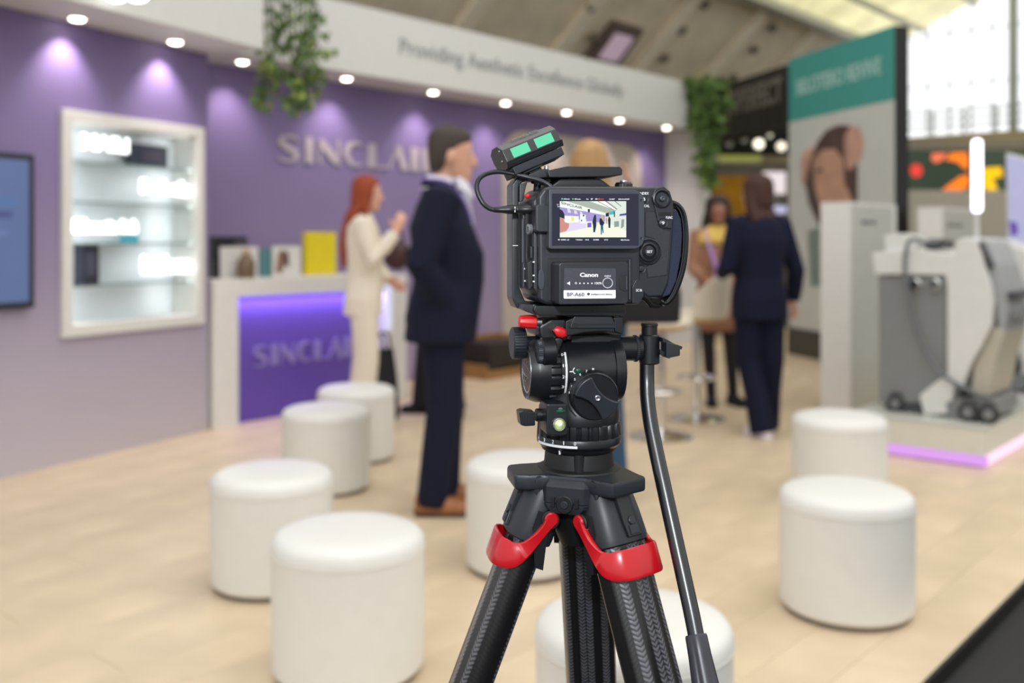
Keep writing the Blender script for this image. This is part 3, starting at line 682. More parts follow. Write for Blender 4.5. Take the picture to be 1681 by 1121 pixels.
# banner wall of the neighbouring stand: box seen almost along its face
bR, bL = at(1468, HY, 9.2), at(1295, HY, 10.97)
bd = (bR-bL); bw = bd.length; bd.normalize(); bn = Vector((bd.y, -bd.x, 0))
if bn.dot(EYE-bL) < 0: bn = -bn
def BN(px, py, o=0.0): return hit(px, py, bL+bn*o, bn)
bz1 = (BN(1468, 41).z+BN(1296, 98).z)/2; bzt = (BN(1468, 166).z+BN(1296, 199).z)/2
def bbox(b, s0, s1, o0, o1, z0, z1, bev=0):
    g = lambda s, o, z: bL+bd*s+bn*o+Vector((0, 0, z-bL.z))
    return b.prism([g(s0, o1, z0), g(s1, o1, z0), g(s1, o1, z1), g(s0, o1, z1)], [g(s0, o0, z0), g(s1, o0, z0), g(s1, o0, z1), g(s0, o0, z1)], bev)
bn_ = thing('banner_wall', 'tall banner wall with a teal top and a portrait of a woman', 'banner', (bL.x, bL.y, 0))
b = B(); bbox(b, 0, bw, -0.16, -0.004, -0.05, bz1); b.out('body', M_black, bn_)
b = B(); bbox(b, 0, bw, -0.004, 0, bzt, bz1); b.out('teal_sheet', mat('teal_print', (62, 150, 142), 0.5, var=0.02), bn_)
b = B(); bbox(b, 0, bw, -0.004, 0, 0.3, bzt); b.out('portrait_sheet', mat('pale_print', (196, 200, 194), 0.5, var=0.03, vscale=3), bn_)
b = B(); bbox(b, 0, bw, -0.004, 0.02, -0.05, 0.3); b.out('kickboard', mat('olive_dark', (66, 64, 52), 0.6), bn_)
q0, q1 = BN(1308, 156, 0.001), BN(1446, 120, 0.001); zz = (q0.z+q1.z)/2; q0.z = q1.z = zz
b = B(); text_bm(b, 'BELOTERO REVIVE', q0, q1, 0.16, (0, 0, 1), 0.003, 0.02); b.out('lettering', mat('pale_lettering', (170, 204, 198), 0.5), bn_)
def port(pts, m, o, name):
    b = B(); b.prism([BN(x, y, 0.0006*o+0.0006) for x, y in pts], [BN(x, y, 0.0006*o-0.0002) for x, y in pts]); b.out(name, m, bn_)
M_hair_p = mat('print_hair', (78, 60, 52), 0.5, var=0.2, vscale=9); M_skin_p = mat('print_skin', (188, 148, 124), 0.5, var=0.1, vscale=7); M_arm_p = mat('print_arm', (196, 156, 138), 0.5, var=0.08, vscale=6)
port([(1314, 262), (1322, 248), (1336, 240), (1340, 300), (1330, 318), (1316, 300)], M_arm_p, 1, 'portrait_hand')
port([(1322, 300), (1330, 262), (1342, 232), (1356, 214), (1376, 205), (1396, 206), (1408, 230), (1408, 330), (1395, 352), (1360, 352), (1345, 372), (1334, 350), (1326, 330)], M_hair_p, 2, 'portrait_hair')
port([(1334, 262), (1350, 246), (1370, 244), (1384, 262), (1386, 300), (1400, 330), (1400, 356), (1352, 356), (1344, 330), (1336, 305)], M_skin_p, 3, 'portrait_face')
port([(1340, 278), (1350, 276), (1350, 283), (1341, 284)], M_hair_p, 4, 'portrait_eye')
port([(1386, 224), (1396, 207), (1410, 208), (1418, 228), (1416, 258), (1404, 272), (1392, 280), (1386, 260)], M_arm_p, 4, 'portrait_hand')
port([(1326, 380), (1345, 372), (1362, 400), (1362, 470), (1330, 470)], mat('print_dress', (120, 140, 132), 0.5, var=0.1), 1, 'portrait_clothes')
# black fascia of the next stand, further along the same line
bs = thing('black_fascia', 'black fascia with grey lettering between the plant and the teal banner', 'sign', (bL.x-1, bL.y+3, 0))
fz1, fz0 = BN(1292, 104).z, BN(1292, 203).z
b = B(); bbox(b, -9.5, -0.003, -0.4, -0.02, fz0, fz1, 0.01); b.out('board', mat('fascia_black', (32, 28, 26), 0.5), bs)
b = B(); q0, q1 = BN(1186, 191, -0.015), BN(1284, 166, -0.015); zz = (q0.z+q1.z)/2; q0.z = q1.z = zz
text_bm(b, 'BIOPERFECT', q0, q1, 0.28, (0, 0, 1), 0.01, 0.02); b.out('lettering', mat('fascia_letters', (112, 108, 100), 0.5), bs)
for s in (-9.3,):
    b = B(); bbox(b, s, s+0.3, -0.38, -0.08, -0.05, fz0+0.02, 0.01); b.out('post', mat('post_grey', (96, 96, 98), 0.5), bs)

# things of the stands far behind, seen between the people
FU = 17.5
def fbox(pts, u0, dep, m, name, lab, cat, bev=0.01):
    P = [U(px, py, u0) for px, py in pts]; b = B(); b.prism(P, [p+E2*dep for p in P], bev); o = b.out(name, m)
    if lab: tag(o, lab, cat)
    return o
def down(px, y1, u): return HY+(CH+0.05)*F/U(px, y1, u).y
def rect(x0, y0, x1, y1): return [(x0, y1), (x1, y1), (x1, y0), (x0, y0)]
g_y = HY+(CH+0.05)*F/U(1240, 300, FU+3).y
o = fbox(rect(1100, 268, 1360, g_y), FU+3, 0.2, mat('far_stand_grey', (128, 122, 116), 0.7, var=0.25, vscale=2.2), 'wall_hall', 'grey blurred wall of a far stand behind the dark haired woman', 'wall'); o['kind'] = 'structure'
o = fbox(rect(1176, 205, 1300, 255), FU+2.9, 0.1, mat('far_black', (18, 16, 18), 0.6), 'far_fascia', 'black fascia of a far stand under the black lettering', 'sign')
o = fbox(rect(1180, 255, 1246, 264), FU+2.8, 0.1, mat('lime_strip', (178, 186, 92), emit=0.5), 'lime_strip', 'lime green light strip under the far black fascia', 'light')
o = fbox(rect(1160, 288, 1234, 372), FU+2.0, 0.2, mat('ochre_panel', (200, 142, 12), 0.6, var=0.2, vscale=3), 'ochre_panel', 'ochre yellow panel of a far stand behind the dark haired woman', 'panel')
gy2 = HY+(CH+0.05)*F/U(1200, 300, FU+2.0).y
q = fbox(rect(1166, 372, 1230, gy2), FU+2.05, 0.15, mat('ochre_foot', (120, 96, 70), 0.6), 'panel_foot', None, None); q.parent = o
o = fbox(rect(1252, 282, 1288, 318), FU+1.0, 0.06, mat('far_screen_white', (232, 222, 222), emit=0.95), 'far_screen', 'small bright white screen beside the auburn haired woman', 'screen')
gy3 = HY+(CH+0.05)*F/U(1270, 300, FU+1.0).y
q = fbox(rect(1266, 318, 1274, gy3), FU+1.01, 0.04, M_grey, 'stand_pole', None, None); q.parent = o
o = fbox(rect(1268, 338, 1290, 350), FU+0.6, 0.05, mat('far_screen_lilac', (196, 192, 226), emit=0.9), 'far_monitor', 'small lilac monitor beside the shoulder of the navy suit', 'screen')
gy4 = HY+(CH+0.05)*F/U(1280, 300, FU+0.6).y
q = fbox(rect(1276, 350, 1282, gy4), FU+0.61, 0.04, M_grey, 'stand_pole', None, None); q.parent = o
for i, (px, py, r, e, lab) in enumerate(((1246, 236, 0.11, 2.2, 'brightest far lamp under the black fascia'), (1283, 240, 0.10, 1.6, 'far lamp beside the edge of the teal banner'), (1222, 228, 0.07, 0.22, 'dim far lamp under the black lettering'), (1198, 236, 0.07, 0.1, 'dimmest far lamp, next to the hanging plant'), (1264, 222, 0.05, 0.9, 'far lamp just above the brightest far lamp'))):
    p = U(px, py, FU+2.2); t = thing('far_spotlight', lab, 'lamp', p, group='lamps of the far stands')
    b = B(); b.lathe(p+Vector((0, 0.1, 0.0)), (0, -1, -0.2), [(-0.15, r*0.6), (0, r), (0.06, r*1.06)], 20); b.out('housing', M_steel, t)
    b = B(); b.ell(p, (r*0.9, r*0.4, r*0.9)); b.out('bulb', mat('far_glow%d' % i, (255, 246, 220), emit=e), t)
    b = B(); b.cyl(p+Vector((0, 0.15, 0)), U(px, py-6, FU+2.86), 0.02, 8); b.out('arm', M_steel, t)
# far orange and green screen, right
SU = 15.0
sg = thing('far_video_wall', 'far dark green video wall with orange and yellow shapes', 'screen', U(1570, 300, SU))
def vw(pts, o, m, name, dep=0.01):
    P = [U(px, py, SU-0.004*o) for px, py in pts]; b = B(); b.prism(P, [p+E2*dep for p in P], 0); b.out(name, m, sg)
vw(rect(1478, 246, 1676, 312), 0, mat('vw_green', (72, 90, 70), emit=0.5, var=0.2, vscale=1.2), 'display', 0.2)
M_or = mat('vw_orange', (255, 128, 24), emit=1.1); M_ye = mat('vw_yellow', (250, 196, 4), emit=1.1); M_re = mat('vw_red', (232, 66, 54), emit=1.0); M_co = mat('vw_coral', (244, 120, 84), emit=1.0)
vw([(1552, 262), (1562, 251), (1588, 250), (1590, 278), (1582, 276), (1572, 266)], 1, M_or, 'orange_shape')
vw([(1546, 312), (1576, 290), (1590, 286), (1590, 306), (1572, 316), (1550, 317)], 1, M_or, 'orange_shape')
vw([(1529, 262), (1530, 252), (1556, 251), (1548, 262), (1536, 268)], 2, M_co, 'coral_shape')
vw([(1614, 276), (1644, 274), (1646, 290), (1630, 292), (1638, 312), (1624, 316), (1614, 306)], 1, M_ye, 'yellow_shape')
vw([(1504+10*math.cos(a*PI/8), 280+11*math.sin(a*PI/8)) for a in range(16)], 1, M_re, 'red_dot')
b = B(); P = [U(px, py, SU+0.02) for px, py in rect(1472, 232, 1690, 246)]; b.prism(P, [p+E2*0.3 for p in P], 0.01); b.out('fascia', mat('vw_fascia', (150, 142, 128), 0.6), sg)
gy5 = HY+(CH+0.05)*F/U(1580, 300, SU).y
b = B(); P = [U(px, py, SU-0.05) for px, py in rect(1472, 312, 1690, gy5)]; b.prism(P, [p+E2*0.5 for p in P], 0.01); b.out('base_wall', mat('vw_base', (196, 192, 180), 0.6), sg)
# bar stools near the dark haired woman
M_shell = mat('cream_shell', (224, 214, 194), 0.45, var=0.02); M_ply = mat('plywood', (196, 164, 112), 0.5, var=0.1)
def barstool(px, D, rz, lab):
    p = at(px, HY, D); t = thing('bar_stool', lab, 'bar stool', (p.x, p.y, 0), rz, 'cream bar stools')
    b = B(); b.lathe((0, 0, 0), (0, 0, 1), [(0, 0.2), (0.008, 0.205), (0.018, 0.19), (0.04, 0.06), (0.06, 0.03)], 32); b.out('base', M_chrome, t, world=False)
    b = B(); b.cyl((0, 0, 0.05), (0, 0, 0.70), 0.028, 20); b.out('column', M_chrome, t, world=False)
    b = B(); b.tube([(math.cos(a)*0.13, math.sin(a)*0.13, 0.3) for a in [k*PI/12 for k in range(25)]], 0.01, 8); b.cyl((0.03, 0, 0.3), (0.13, 0, 0.3), 0.01, 8); b.cyl((-0.03, 0, 0.3), (-0.13, 0, 0.3), 0.01, 8); b.out('foot_ring', M_chrome, t, world=False)
    b = B(); b.lathe((0, 0, 0.69), (0, 0, 1), [(0, 0.12), (0.02, 0.19), (0.035, 0.205)], 32); b.out('seat_shell', M_ply, t, world=False)
    b = B(); b.lathe((0, 0, 0.725), (0, 0, 1), [(0, 0.205), (0.02, 0.215), (0.05, 0.2), (0.06, 0.1), (0.062, 0)], 32); b.out('seat', M_shell, t, world=False)
    rings = []
    for k in range(13):
        a = PI/2+(k-6)*0.2; hh = 0.28*math.cos((k-6)*0.2*0.9)+0.03; c, s = math.cos(a), math.sin(a)
        rings.append([Vector((c*0.2, s*0.2, 0.74)), Vector((c*0.225, s*0.225, 0.74)), Vector((c*0.25, s*0.25, 0.74+hh)), Vector((c*0.228, s*0.228, 0.74+hh))])
    b = B(); b.loft(rings); b.out('backrest', M_shell, t, world=False)
barstool(1143, 6.92, -2.2, 'cream bar stool on a chrome column in front of the dark haired woman')
barstool(1084, 6.30, 0.6, 'cream bar stool mostly hidden behind the hand strap of the camera')
p = at(622, HY, 6.9); tb = thing('tote_bag', 'black tote bag standing on the floor behind the woman in the cream suit', 'bag', (p.x, p.y, 0), HROT)
b = B(); b.loft([[Vector((x*w, y*d_, z)) for x, y in ((-1, -1), (0, -1.1), (1, -1), (1.05, 0), (1, 1), (0, 1.1), (-1, 1), (-1.05, 0))] for z, w, d_ in ((0, 0.11, 0.07), (0.03, 0.125, 0.08), (0.3, 0.12, 0.06), (0.5, 0.11, 0.03))]); b.out('body', mat('bag_black', (20, 19, 22), 0.7, bump=0.2), tb, world=False)
for s in (-1, 1):
    b = B(); b.tube(bez([(-0.08, 0.03*s, 0.44), (-0.06, 0.04*s, 0.58), (0, 0.04*s, 0.62), (0.06, 0.04*s, 0.58), (0.08, 0.03*s, 0.44)], 8), 0.009, 8); b.out('handle', mat('bag_black', (20, 19, 22), 0.7), tb, world=False)

# ================================================================== people
def V3(*a): return Vector(a)
def hand_bm(b, w, d, n, side, s=1.0, curl=0.5, thumb=1):
    """palm with four unequal bent fingers and a side thumb; w wrist, d towards the fingers, n out of the palm, side towards the thumb"""
    d = d.normalized(); side = (side-d*side.dot(d)).normalized(); n = d.cross(side) if d.cross(side).dot(n) > 0 else side.cross(d)
    R = Matrix((side, d, n)).transposed()
    b.loft([[w+d*t+R @ V3(math.cos(a)*rx, 0, math.sin(a)*rz) for a in [k*PI/6 for k in range(12)]] for t, rx, rz in ((-.02*s, .024*s, .019*s), (.01*s, .028*s, .018*s), (.05*s, .041*s, .016*s), (.088*s, .041*s, .014*s), (.096*s, .034*s, .010*s))])
    for k, (x, l) in enumerate(((.030, .072), (.010, .080), (-.010, .074), (-.029, .058))):
        base = w+d*.082*s+side*x*s; a = curl*0.5; pts = [base-d*0.02*s, base]; dd = d+side*x*2.0*(1-curl); dd.normalize()
        for seg in (.45, .32, .23):
            q = (dd*math.cos(a)+n*math.sin(a)).normalized(); pts.append(pts[-1]+q*l*seg*s); a += curl*0.75
        b.tube(pts, [.0095*s, .0095*s, .009*s, .0082*s, .007*s], 8)
    base = w+d*.03*s+side*.03*s; q = (side*0.75+d*0.7+n*0.25*curl).normalized(); q2 = (side*0.25+d+n*0.5*curl).normalized()
    b.tube([base-side*.015*s, base+side*.008*s, base+side*.008*s+q*.036*s, base+side*.008*s+q*.036*s+q2*.03*s], [.013*s, .012*s, .010*s, .008*s], 8)
def head_bm(b, c, s, fwd, upv):
    """skull, jaw, nose, brow, lips, ears"""
    fwd = fwd.normalized(); r = fwd.cross(upv).normalized(); upv = r.cross(fwd)
    R = Matrix((r, fwd, upv)).transposed(); P = lambda x, y, z: c+R @ V3(x*s, y*s, z*s)
    rings = []
    for z, rx, ry, cy in ((-.118, .018, .020, .062), (-.108, .036, .040, .048), (-.085, .050, .066, .026), (-.055, .060, .080, .012), (-.02, .067, .090, .004), (.02, .072, .096, 0), (.06, .073, .096, -.004), (.09, .064, .084, -.008), (.112, .042, .056, -.012), (.12, .012, .016, -.012)):
        rings.append([P(rx*math.cos(a), cy+ry*math.sin(a), z) for a in [k*PI/10 for k in range(20)]])
    b.loft(rings)
    b.tube([P(0, .090, .018), P(0, .106, -.012), P(0, .112, -.030), P(0, .094, -.040)], [.010*s, .012*s, .015*s, .010*s], 10)
    for k in (-1, 1):
        b.ell(P(.013*k, .097, -.034), (.009*s, .010*s, .008*s), 8, 6)
        b.ell(P(.030*k, .080, .026), (.024*s, .010*s, .008*s), 10, 6, rot=R)
        b.ell(P(.074*k, -.006, -.008), (.010*s, .020*s, .032*s), 10, 8, rot=R)
    b.ell(P(0, .089, -.066), (.022*s, .010*s, .007*s), 10, 6, rot=R); b.ell(P(0, .087, -.077), (.019*s, .010*s, .007*s), 10, 6, rot=R)
    b.ell(P(0, .074, -.104), (.022*s, .018*s, .016*s), 10, 8, rot=R)
    return P
def body_rings(tab, lean, n=20, dx=0.0):
    out = []
    for z, hw, hd, cy in tab:
        t = max(0, z-0.92); out.append([V3(dx+hw*math.copysign(abs(math.cos(a))**0.85, math.cos(a)), cy+lean*t+hd*math.copysign(abs(math.sin(a))**0.85, math.sin(a)), z) for a in [k*2*PI/n for k in range(n)]])
    return out
def shoe(t, ank, toe_dir, m, s=1.0, sole=None, name='shoe'):
    d = V3(toe_dir[0], toe_dir[1], 0).normalized(); r = V3(d.y, -d.x, 0); c = V3(ank.x, ank.y, 0)
    b = B(); rr = []
    for y, hw, h in ((-.075, .020, .05), (-.065, .034, .085), (-.03, .040, .095), (.03, .043, .085), (.08, .048, .062), (.13, .049, .05), (.17, .040, .042), (.192, .020, .03)):
        rr.append([c+d*y*s+r*x*hw*s+V3(0, 0, z) for x, z in ((-1, .022), (-1, .022+h*.45*s), (-.6, .022+h*.85*s), (0, .022+h*s), (.6, .022+h*.85*s), (1, .022+h*.45*s), (1, .022))])
    b.loft(rr); o = b.out(name, m, t, world=False, sharp=60)
    b = B(); out = [(-.08, 0), (-.07, .034), (-.03, .042), (.06, .046), (.13, .052), (.18, .040), (.197, 0)]
    pts = [(y, x) for y, x in out]+[(y, -x) for y, x in out[::-1][1:-1]]
    b.prism([c+d*y*s+r*x*s for y, x in pts], [c+d*y*s+r*x*s+V3(0, 0, .024) for y, x in pts], .003, 1); b.out('sole', sole or m, o, world=False)
def person(label, pos, face, h, skin, hair, top, trousers, shoes, arms, legs, female=False, lean=0.0, head_dir=None, hair_fn=None, hem=0.80, girth=1.0, sole=None, top_name='jacket', extra=None, skirt=None, sleeve=None, headshift=0.0, curl=0.45, belly=0.0):
    f = Vector((face[0], face[1], 0)).normalized(); rz = math.atan2(-f.x, f.y)
    t = thing('person', label, 'person', (pos[0], pos[1], 0), rz)
    s = h/1.75; S = lambda v: V3(v[0]*s, v[1]*s, v[2]*s)
    lw = lean
    sh = {k: V3((.185 if not female else .165)*(1 if k == 'r' else -1), lw*.52, 1.425) for k in 'rl'}
    hip = {k: V3(.088*(1 if k == 'r' else -1), 0, .93) for k in 'rl'}
    hc = V3(0, lw*.66+.03+headshift, 1.627)
    g = girth
    # continuous body
    b = B()
    tor = [(.80, .10, .09, -.01), (.88, .155*g, .105*g, -.01), (.96, .155*g, .105*g, -.005), (1.06, .13*g, .09*g, .005), (1.18, .14*g, .10*g, .005), (1.30, .16*g, .105*g, 0), (1.40, .16, .085, -.005), (1.455, .10, .065, -.005), (1.48, .06, .058, 0)]
    b.loft([[S(p) for p in r] for r in body_rings(tor, lw)])
    b.tube([S(V3(0, lw*.5, 1.42)), S(V3(0, lw*.58+headshift*.4, 1.50)), S(hc+V3(0, -.015, -.05))], [.062*s, .054*s, .052*s], 14)
    hd = Vector(head_dir) if head_dir else V3(0, 1, 0)
    hup = V3(0, 0, 1)
    P = head_bm(b, S(hc), s*(0.98 if female else 1.03), hd, hup)
    for k in 'rl':
        el, wr, hdv, pn, sd = arms[k]; el, wr = Vector(el), Vector(wr)
        b.tube([S(sh[k]+V3(-.03 if k == 'r' else .03, 0, 0)), S(sh[k]), S(sh[k].lerp(el, .5)), S(el), S(el.lerp(wr, .35)), S(wr)], [.045*s, .05*s, .043*s, .036*s, .037*s, .024*s], 12)
        hand_bm(b, S(wr), Vector(hdv), Vector(pn), Vector(sd), s*(.92 if female else 1.0), curl)
    for k in 'rl':
        kn, an = (Vector(q) for q in legs[k][:2])
        b.tube([S(hip[k]+V3(0, 0, .02)), S(hip[k].lerp(kn, .4)), S(kn), S(kn.lerp(an, .3)), S(an)], [.085*s, .072*s, .052*s, .05*s, .035*s], 14)
        td = legs[k][2]; a = S(an); dd = V3(td[0], td[1], 0).normalized()
        b.tube([a+V3(0, 0, .0), V3(a.x, a.y, .05*s)-dd*.03*s, V3(a.x, a.y, .045*s)+dd*.08*s, V3(a.x, a.y, .035*s)+dd*.16*s], [.034*s, .036*s, .034*s, .02*s], 10)
    b.out('body', skin, t, world=False, sharp=180, rm=0.0075, smooth=2)
    # trousers or tights
    b = B(); wt = trousers[1]
    b.loft([[S(p) for p in r] for r in body_rings([(.80, .15*g, .12*g, -.01), (.88, .178*g, .128*g, -.012), (.96, .17*g, .12*g, -.005), (1.04, .148*g, .105*g, 0)], lw)])
    for k in 'rl':
        kn, an = (Vector(q) for q in legs[k][:2])
        b.tube([S(hip[k]+V3(0, -.005, .0)), S(hip[k].lerp(kn, .35)), S(kn), S(kn.lerp(an, .5)), S(an+V3(0, 0, -.035*trousers[2]))], [.098*s, wt[0]*s, wt[1]*s, wt[2]*s, wt[3]*s], 16)
    b.out(trousers[3], trousers[0], t, world=False, sharp=180, rm=0.011, smooth=3)
    # top
    b = B()
    tt = [(hem, .185*g, .135*g, -.008), (.92, .185*g, .135*g, -.005+belly*.5), (1.06, .158*g, .122*g+belly*.4, .005+belly), (1.18, .168*g, .13*g+belly*.2, .008+belly*.8), (1.30, .182*g, .132*g-belly*.5, .002), (1.40, .18, .108, -.005), (1.455, .125, .082, -.005), (1.49, .075, .072, -.004)]
    b.loft([[S(p) for p in r] for r in body_rings(tt, lw)])
    for k in 'rl':
        el, wr, hdv, pn, sd = arms[k]; el, wr = Vector(el), Vector(wr); c = .94 if sleeve is None else sleeve
        e = el.lerp(wr, .0)
        pts = [S(sh[k]+V3(-.05 if k == 'r' else .05, 0, .0)), S(sh[k]+V3(0, 0, -.005)), S(sh[k].lerp(el, .5)), S(el)]; rr = [.062*s*g, .072*s*g, .063*s*g, .057*s*g]
        if c > 0: pts += [S(el.lerp(wr, .5)), S(el.lerp(wr, c))]; rr += [.053*s*g, .045*s*g]
        b.tube(pts, rr, 14)
    b.out(top_name, top, t, world=False, sharp=180, rm=0.011, smooth=3)
    for k in 'rl':
        an = Vector(legs[k][1]); shoe(t, S(an), legs[k][2], shoes, s*(.92 if female else 1.0), sole)
    # eyes
    for k in (-1, 1):
        b = B(); b.ell(P(.030*k, .083, .010), (.011*s, .009*s, .008*s), 10, 8); o = b.out('eye', mat('eye_white', (225, 220, 215), 0.3), t, world=False)
        b = B(); b.ell(P(.030*k, .0905, .010), (.005*s, .003*s, .005*s), 8, 6); b.out('iris', mat('iris', (50, 40, 34), 0.2), o, world=False)
    b = B(); b.ell(P(0, .097, -.071), (.018*s, .004*s, .006*s), 10, 6); b.out('lips', mat('lips', (176, 104, 98), 0.5), t, world=False)
    b = B(); hair_fn(b, P, s); b.out('hair', hair, t, world=False, sharp=180, rm=0.008, smooth=2)
    if extra: extra(t, S, P, s, lw)
    return t
def ring_h(P, z, rx, ry, cy, n=16): return [P(rx*math.cos(a), cy+ry*math.sin(a), z) for a in [k*2*PI/n for k in range(n)]]
def hair_short(b, P, s):
    b.loft([ring_h(P, z, rx, ry, cy) for z, rx, ry, cy in ((-.075, .050, .030, -.062), (-.03, .070, .052, -.050), (.02, .079, .078, -.030), (.055, .081, .098, -.012), (.092, .076, .100, -.006), (.114, .063, .084, -.008), (.130, .044, .058, -.010), (.139, .018, .024, -.010))])
def hair_long(length=.30, wid=.10, wave=.012, back=0.0, puff=1.0):
    def fn(b, P, s):
        b.loft([ring_h(P, z, rx*puff, ry*puff, cy-.02*(puff-1)) for z, rx, ry, cy in ((-.09, .078, .062, -.050), (-.03, .086, .072, -.040), (.03, .088, .088, -.024), (.075, .084, .098, -.010), (.105, .068, .082, -.010), (.128, .042, .05, -.012), (.138, .014, .018, -.012))])
        for k in range(7):
            x = (k-3)/3; y0 = -.070+.040*abs(x)
            b.tube(bez([P(x*.075, y0+.02, .03), P(x*(wid-.01), y0, -.08), P(x*wid+wave*math.sin(k*2.1), y0-.03-back*.4, -.16), P(x*wid*1.05, y0-.035-back+.008*math.sin(k), -.10-length*.6), P(x*wid*.9, y0-.03-back, -.10-length)], 5), [.026*s]*15+[.024*s, .022*s, .018*s, .014*s, .010*s, .006*s], 8)
        for k in (-1, 1):
            b.tube(bez([P(.070*k, .040, .075), P(.083*k, .030, .0), P(.084*k, .012, -.08), P(.088*k, .0, -.15), P(.085*k, -.01, -.12-length*.5)], 5), [.020*s]*16+[.018*s, .016*s, .013*s, .01*s, .006*s], 8)
    return fn
M_skinL = mat('skin_light', (214, 162, 138), 0.5, var=0.06, vscale=12); M_skinD = mat('skin_deep', (150, 98, 76), 0.5, var=0.06, vscale=12)
M_navy = mat('navy_wool', (19, 23, 44), 0.85, var=0.12, vscale=40, spec=0.25); M_navy2 = mat('navy_crepe', (14, 18, 42), 0.85, spec=0.25, var=0.1, vscale=40)
M_cream = mat('cream_wool', (226, 216, 198), 0.8, var=0.03, vscale=30); M_blk = mat('black_cloth', (18, 17, 20), 0.85, var=0.1)
M_brownsh = mat('tan_leather', (150, 92, 50), 0.4, var=0.12, vscale=30); M_jean = mat('blue_denim', (38, 68, 98), 0.85, var=0.15, vscale=60)
M_sole = mat('shoe_sole', (70, 46, 32), 0.6); M_sneak = mat('white_sneaker', (222, 216, 222), 0.6)
DN = (0, .1, -1)

# man in the navy suit, in profile facing right, hand in his pocket
def man_extra(t, S, P, s, lw):
    b = B(); b.lathe(S(V3(0, lw*.55-.004, 1.465)), (0, .15, 1), [(0, .090*s), (.035*s, .078*s), (.068*s, .068*s), (.070*s, .058*s)], 24); b.out('shirt_collar', mat('shirt_white', (222, 220, 232), 0.7), t, world=False)
    pts = [(-.045, .105, 1.515), (.045, .105, 1.515), (.062, .128, 1.44), (.022, .150, 1.31), (-.022, .150, 1.31), (-.062, .128, 1.44)]
    b = B(); b.prism([S(V3(x, y, z)) for x, y, z in pts], [S(V3(x*.9, y-.05, z)) for x, y, z in pts], .004); b.out('shirt_front', mat('shirt_white', (222, 220, 232), 0.7), t, world=False)
    for k in (-1, 1):
        pts = [(k*.020, .112, 1.525), (k*.066, .070, 1.530), (k*.082, .085, 1.475), (k*.050, .150, 1.435)]
        b = B(); b.prism([S(V3(*q)) for q in pts], [S(V3(q[0]*.86, q[1]-.016, q[2]-.004)) for q in pts], .002); b.out('collar_wing', mat('shirt_white', (222, 220, 232), 0.7), t, world=False)
    M_lan = mat('purple_lanyard', (92, 66, 150), 0.6)
    b = B(); b.tube(bez([S(V3(.02, .155+lw*.3, 1.15)), S(V3(.06, .125+lw*.5, 1.36)), S(V3(.088, .04+lw*.5, 1.49)), S(V3(.05, -.065+lw*.5, 1.515)), S(V3(-.05, -.065+lw*.5, 1.515)), S(V3(-.088, .04+lw*.5, 1.49)), S(V3(-.06, .125+lw*.5, 1.36)), S(V3(-.02, .155+lw*.3, 1.15))], 6), .009*s, 8); b.out('lanyard', M_lan, t, world=False)
    b = B(); b.lathe(S(V3(0, lw*.5-.006, 1.475)), (0, .12, 1), [(0, .088*s), (.03*s, .082*s), (.034*s, .074*s)], 24); b.out('jacket_collar', M_navy, t, world=False)
    # hem flaps of the jacket at the back
man_p = at(725, HY, 4.62)
person('man in a navy suit and tan shoes standing in profile with a purple lanyard', man_p, (1, .12), 1.795, M_skinL, mat('hair_greybrown', (66, 58, 52), 0.8, var=0.2, vscale=60), M_navy,
       (M_navy, (.100, .082, .076, .072), 1.2, 'trousers'), M_brownsh,
       {'r': ((.245, -.10, 1.13), (.165, .03, .93), (-.1, .1, -1), (-1, 0, 0), (0, 1, .3)), 'l': ((-.245, -.08, 1.13), (-.15, .02, .95), (.3, .2, -.9), (1, 0, 0), (0, 1, .3))},
       {'r': ((.10, .01, .50), (.10, -.05, .085), (.1, 1)), 'l': ((-.10, .03, .50), (-.12, .02, .085), (-.1, 1))},
       lean=-.01, hair_fn=hair_short, hem=.78, girth=1.24, sole=M_sole, extra=man_extra, head_dir=(0, 1, -.03), headshift=.02, belly=.03)
# woman in the cream suit
wp = at(598, HY, 6.5)
person('woman with long red hair in a cream trouser suit, one hand raised', wp, (1, .1), 1.70, M_skinL, mat('hair_red', (142, 58, 22), 0.7, var=0.25, vscale=50), M_cream,
       (M_cream, (.094, .084, .082, .080), 1.6, 'trousers'), M_cream,
       {'r': ((.20, .06, 1.16), (.15, .22, 1.37), (-.1, .35, 1), (-1, .2, 0), (0, -1, .3)), 'l': ((-.20, .04, 1.16), (-.14, .17, 1.02), (.5, .6, -.3), (0, .2, 1), (0, -.2, 1))},
       {'r': ((.085, .02, .50), (.085, -.02, .085), (.1, 1)), 'l': ((-.085, .0, .50), (-.10, -.05, .085), (0, 1))},
       female=True, lean=-.02, hair_fn=hair_long(.42, .085, back=.045), hem=.80, girth=.98, head_dir=(0, 1, -.05))
# dark clothed person hidden behind the man, holding a brown bag
kp = at(714, HY, 7.1)
person('person in a long black coat mostly hidden behind the man in the navy suit', kp, (-1, -.05), 1.62, M_skinL, mat('hair_dark', (44, 34, 30), 0.7, var=0.2, vscale=50), M_blk,
       (M_blk, (.10, .095, .092, .090), 1.0, 'trousers'), M_blk,
       {'r': ((.20, .05, 1.18), (.12, .22, 1.26), (-.1, 1, .1), (0, 0, -1), (-1, 0, .2)), 'l': ((-.20, .06, 1.18), (-.10, .23, 1.30), (0, 1, .1), (0, 0, -1), (1, 0, .2))},
       {'r': ((.09, .06, .50), (.10, .10, .085), (0, 1)), 'l': ((-.09, -.08, .50), (-.10, -.16, .085), (-.1, 1))},
       female=True, hair_fn=hair_long(.12, .08), hem=.56, top_name='coat')
p = at(651, 418, 6.98); hb = thing('hand_bag', 'dark brown handbag held up beside the sleeve of the navy suit', 'bag', p)
b = B(); b.ell(p, (.10, .05, .11), 20, 12); b.out('body', mat('brown_leather', (66, 38, 34), 0.5), hb)
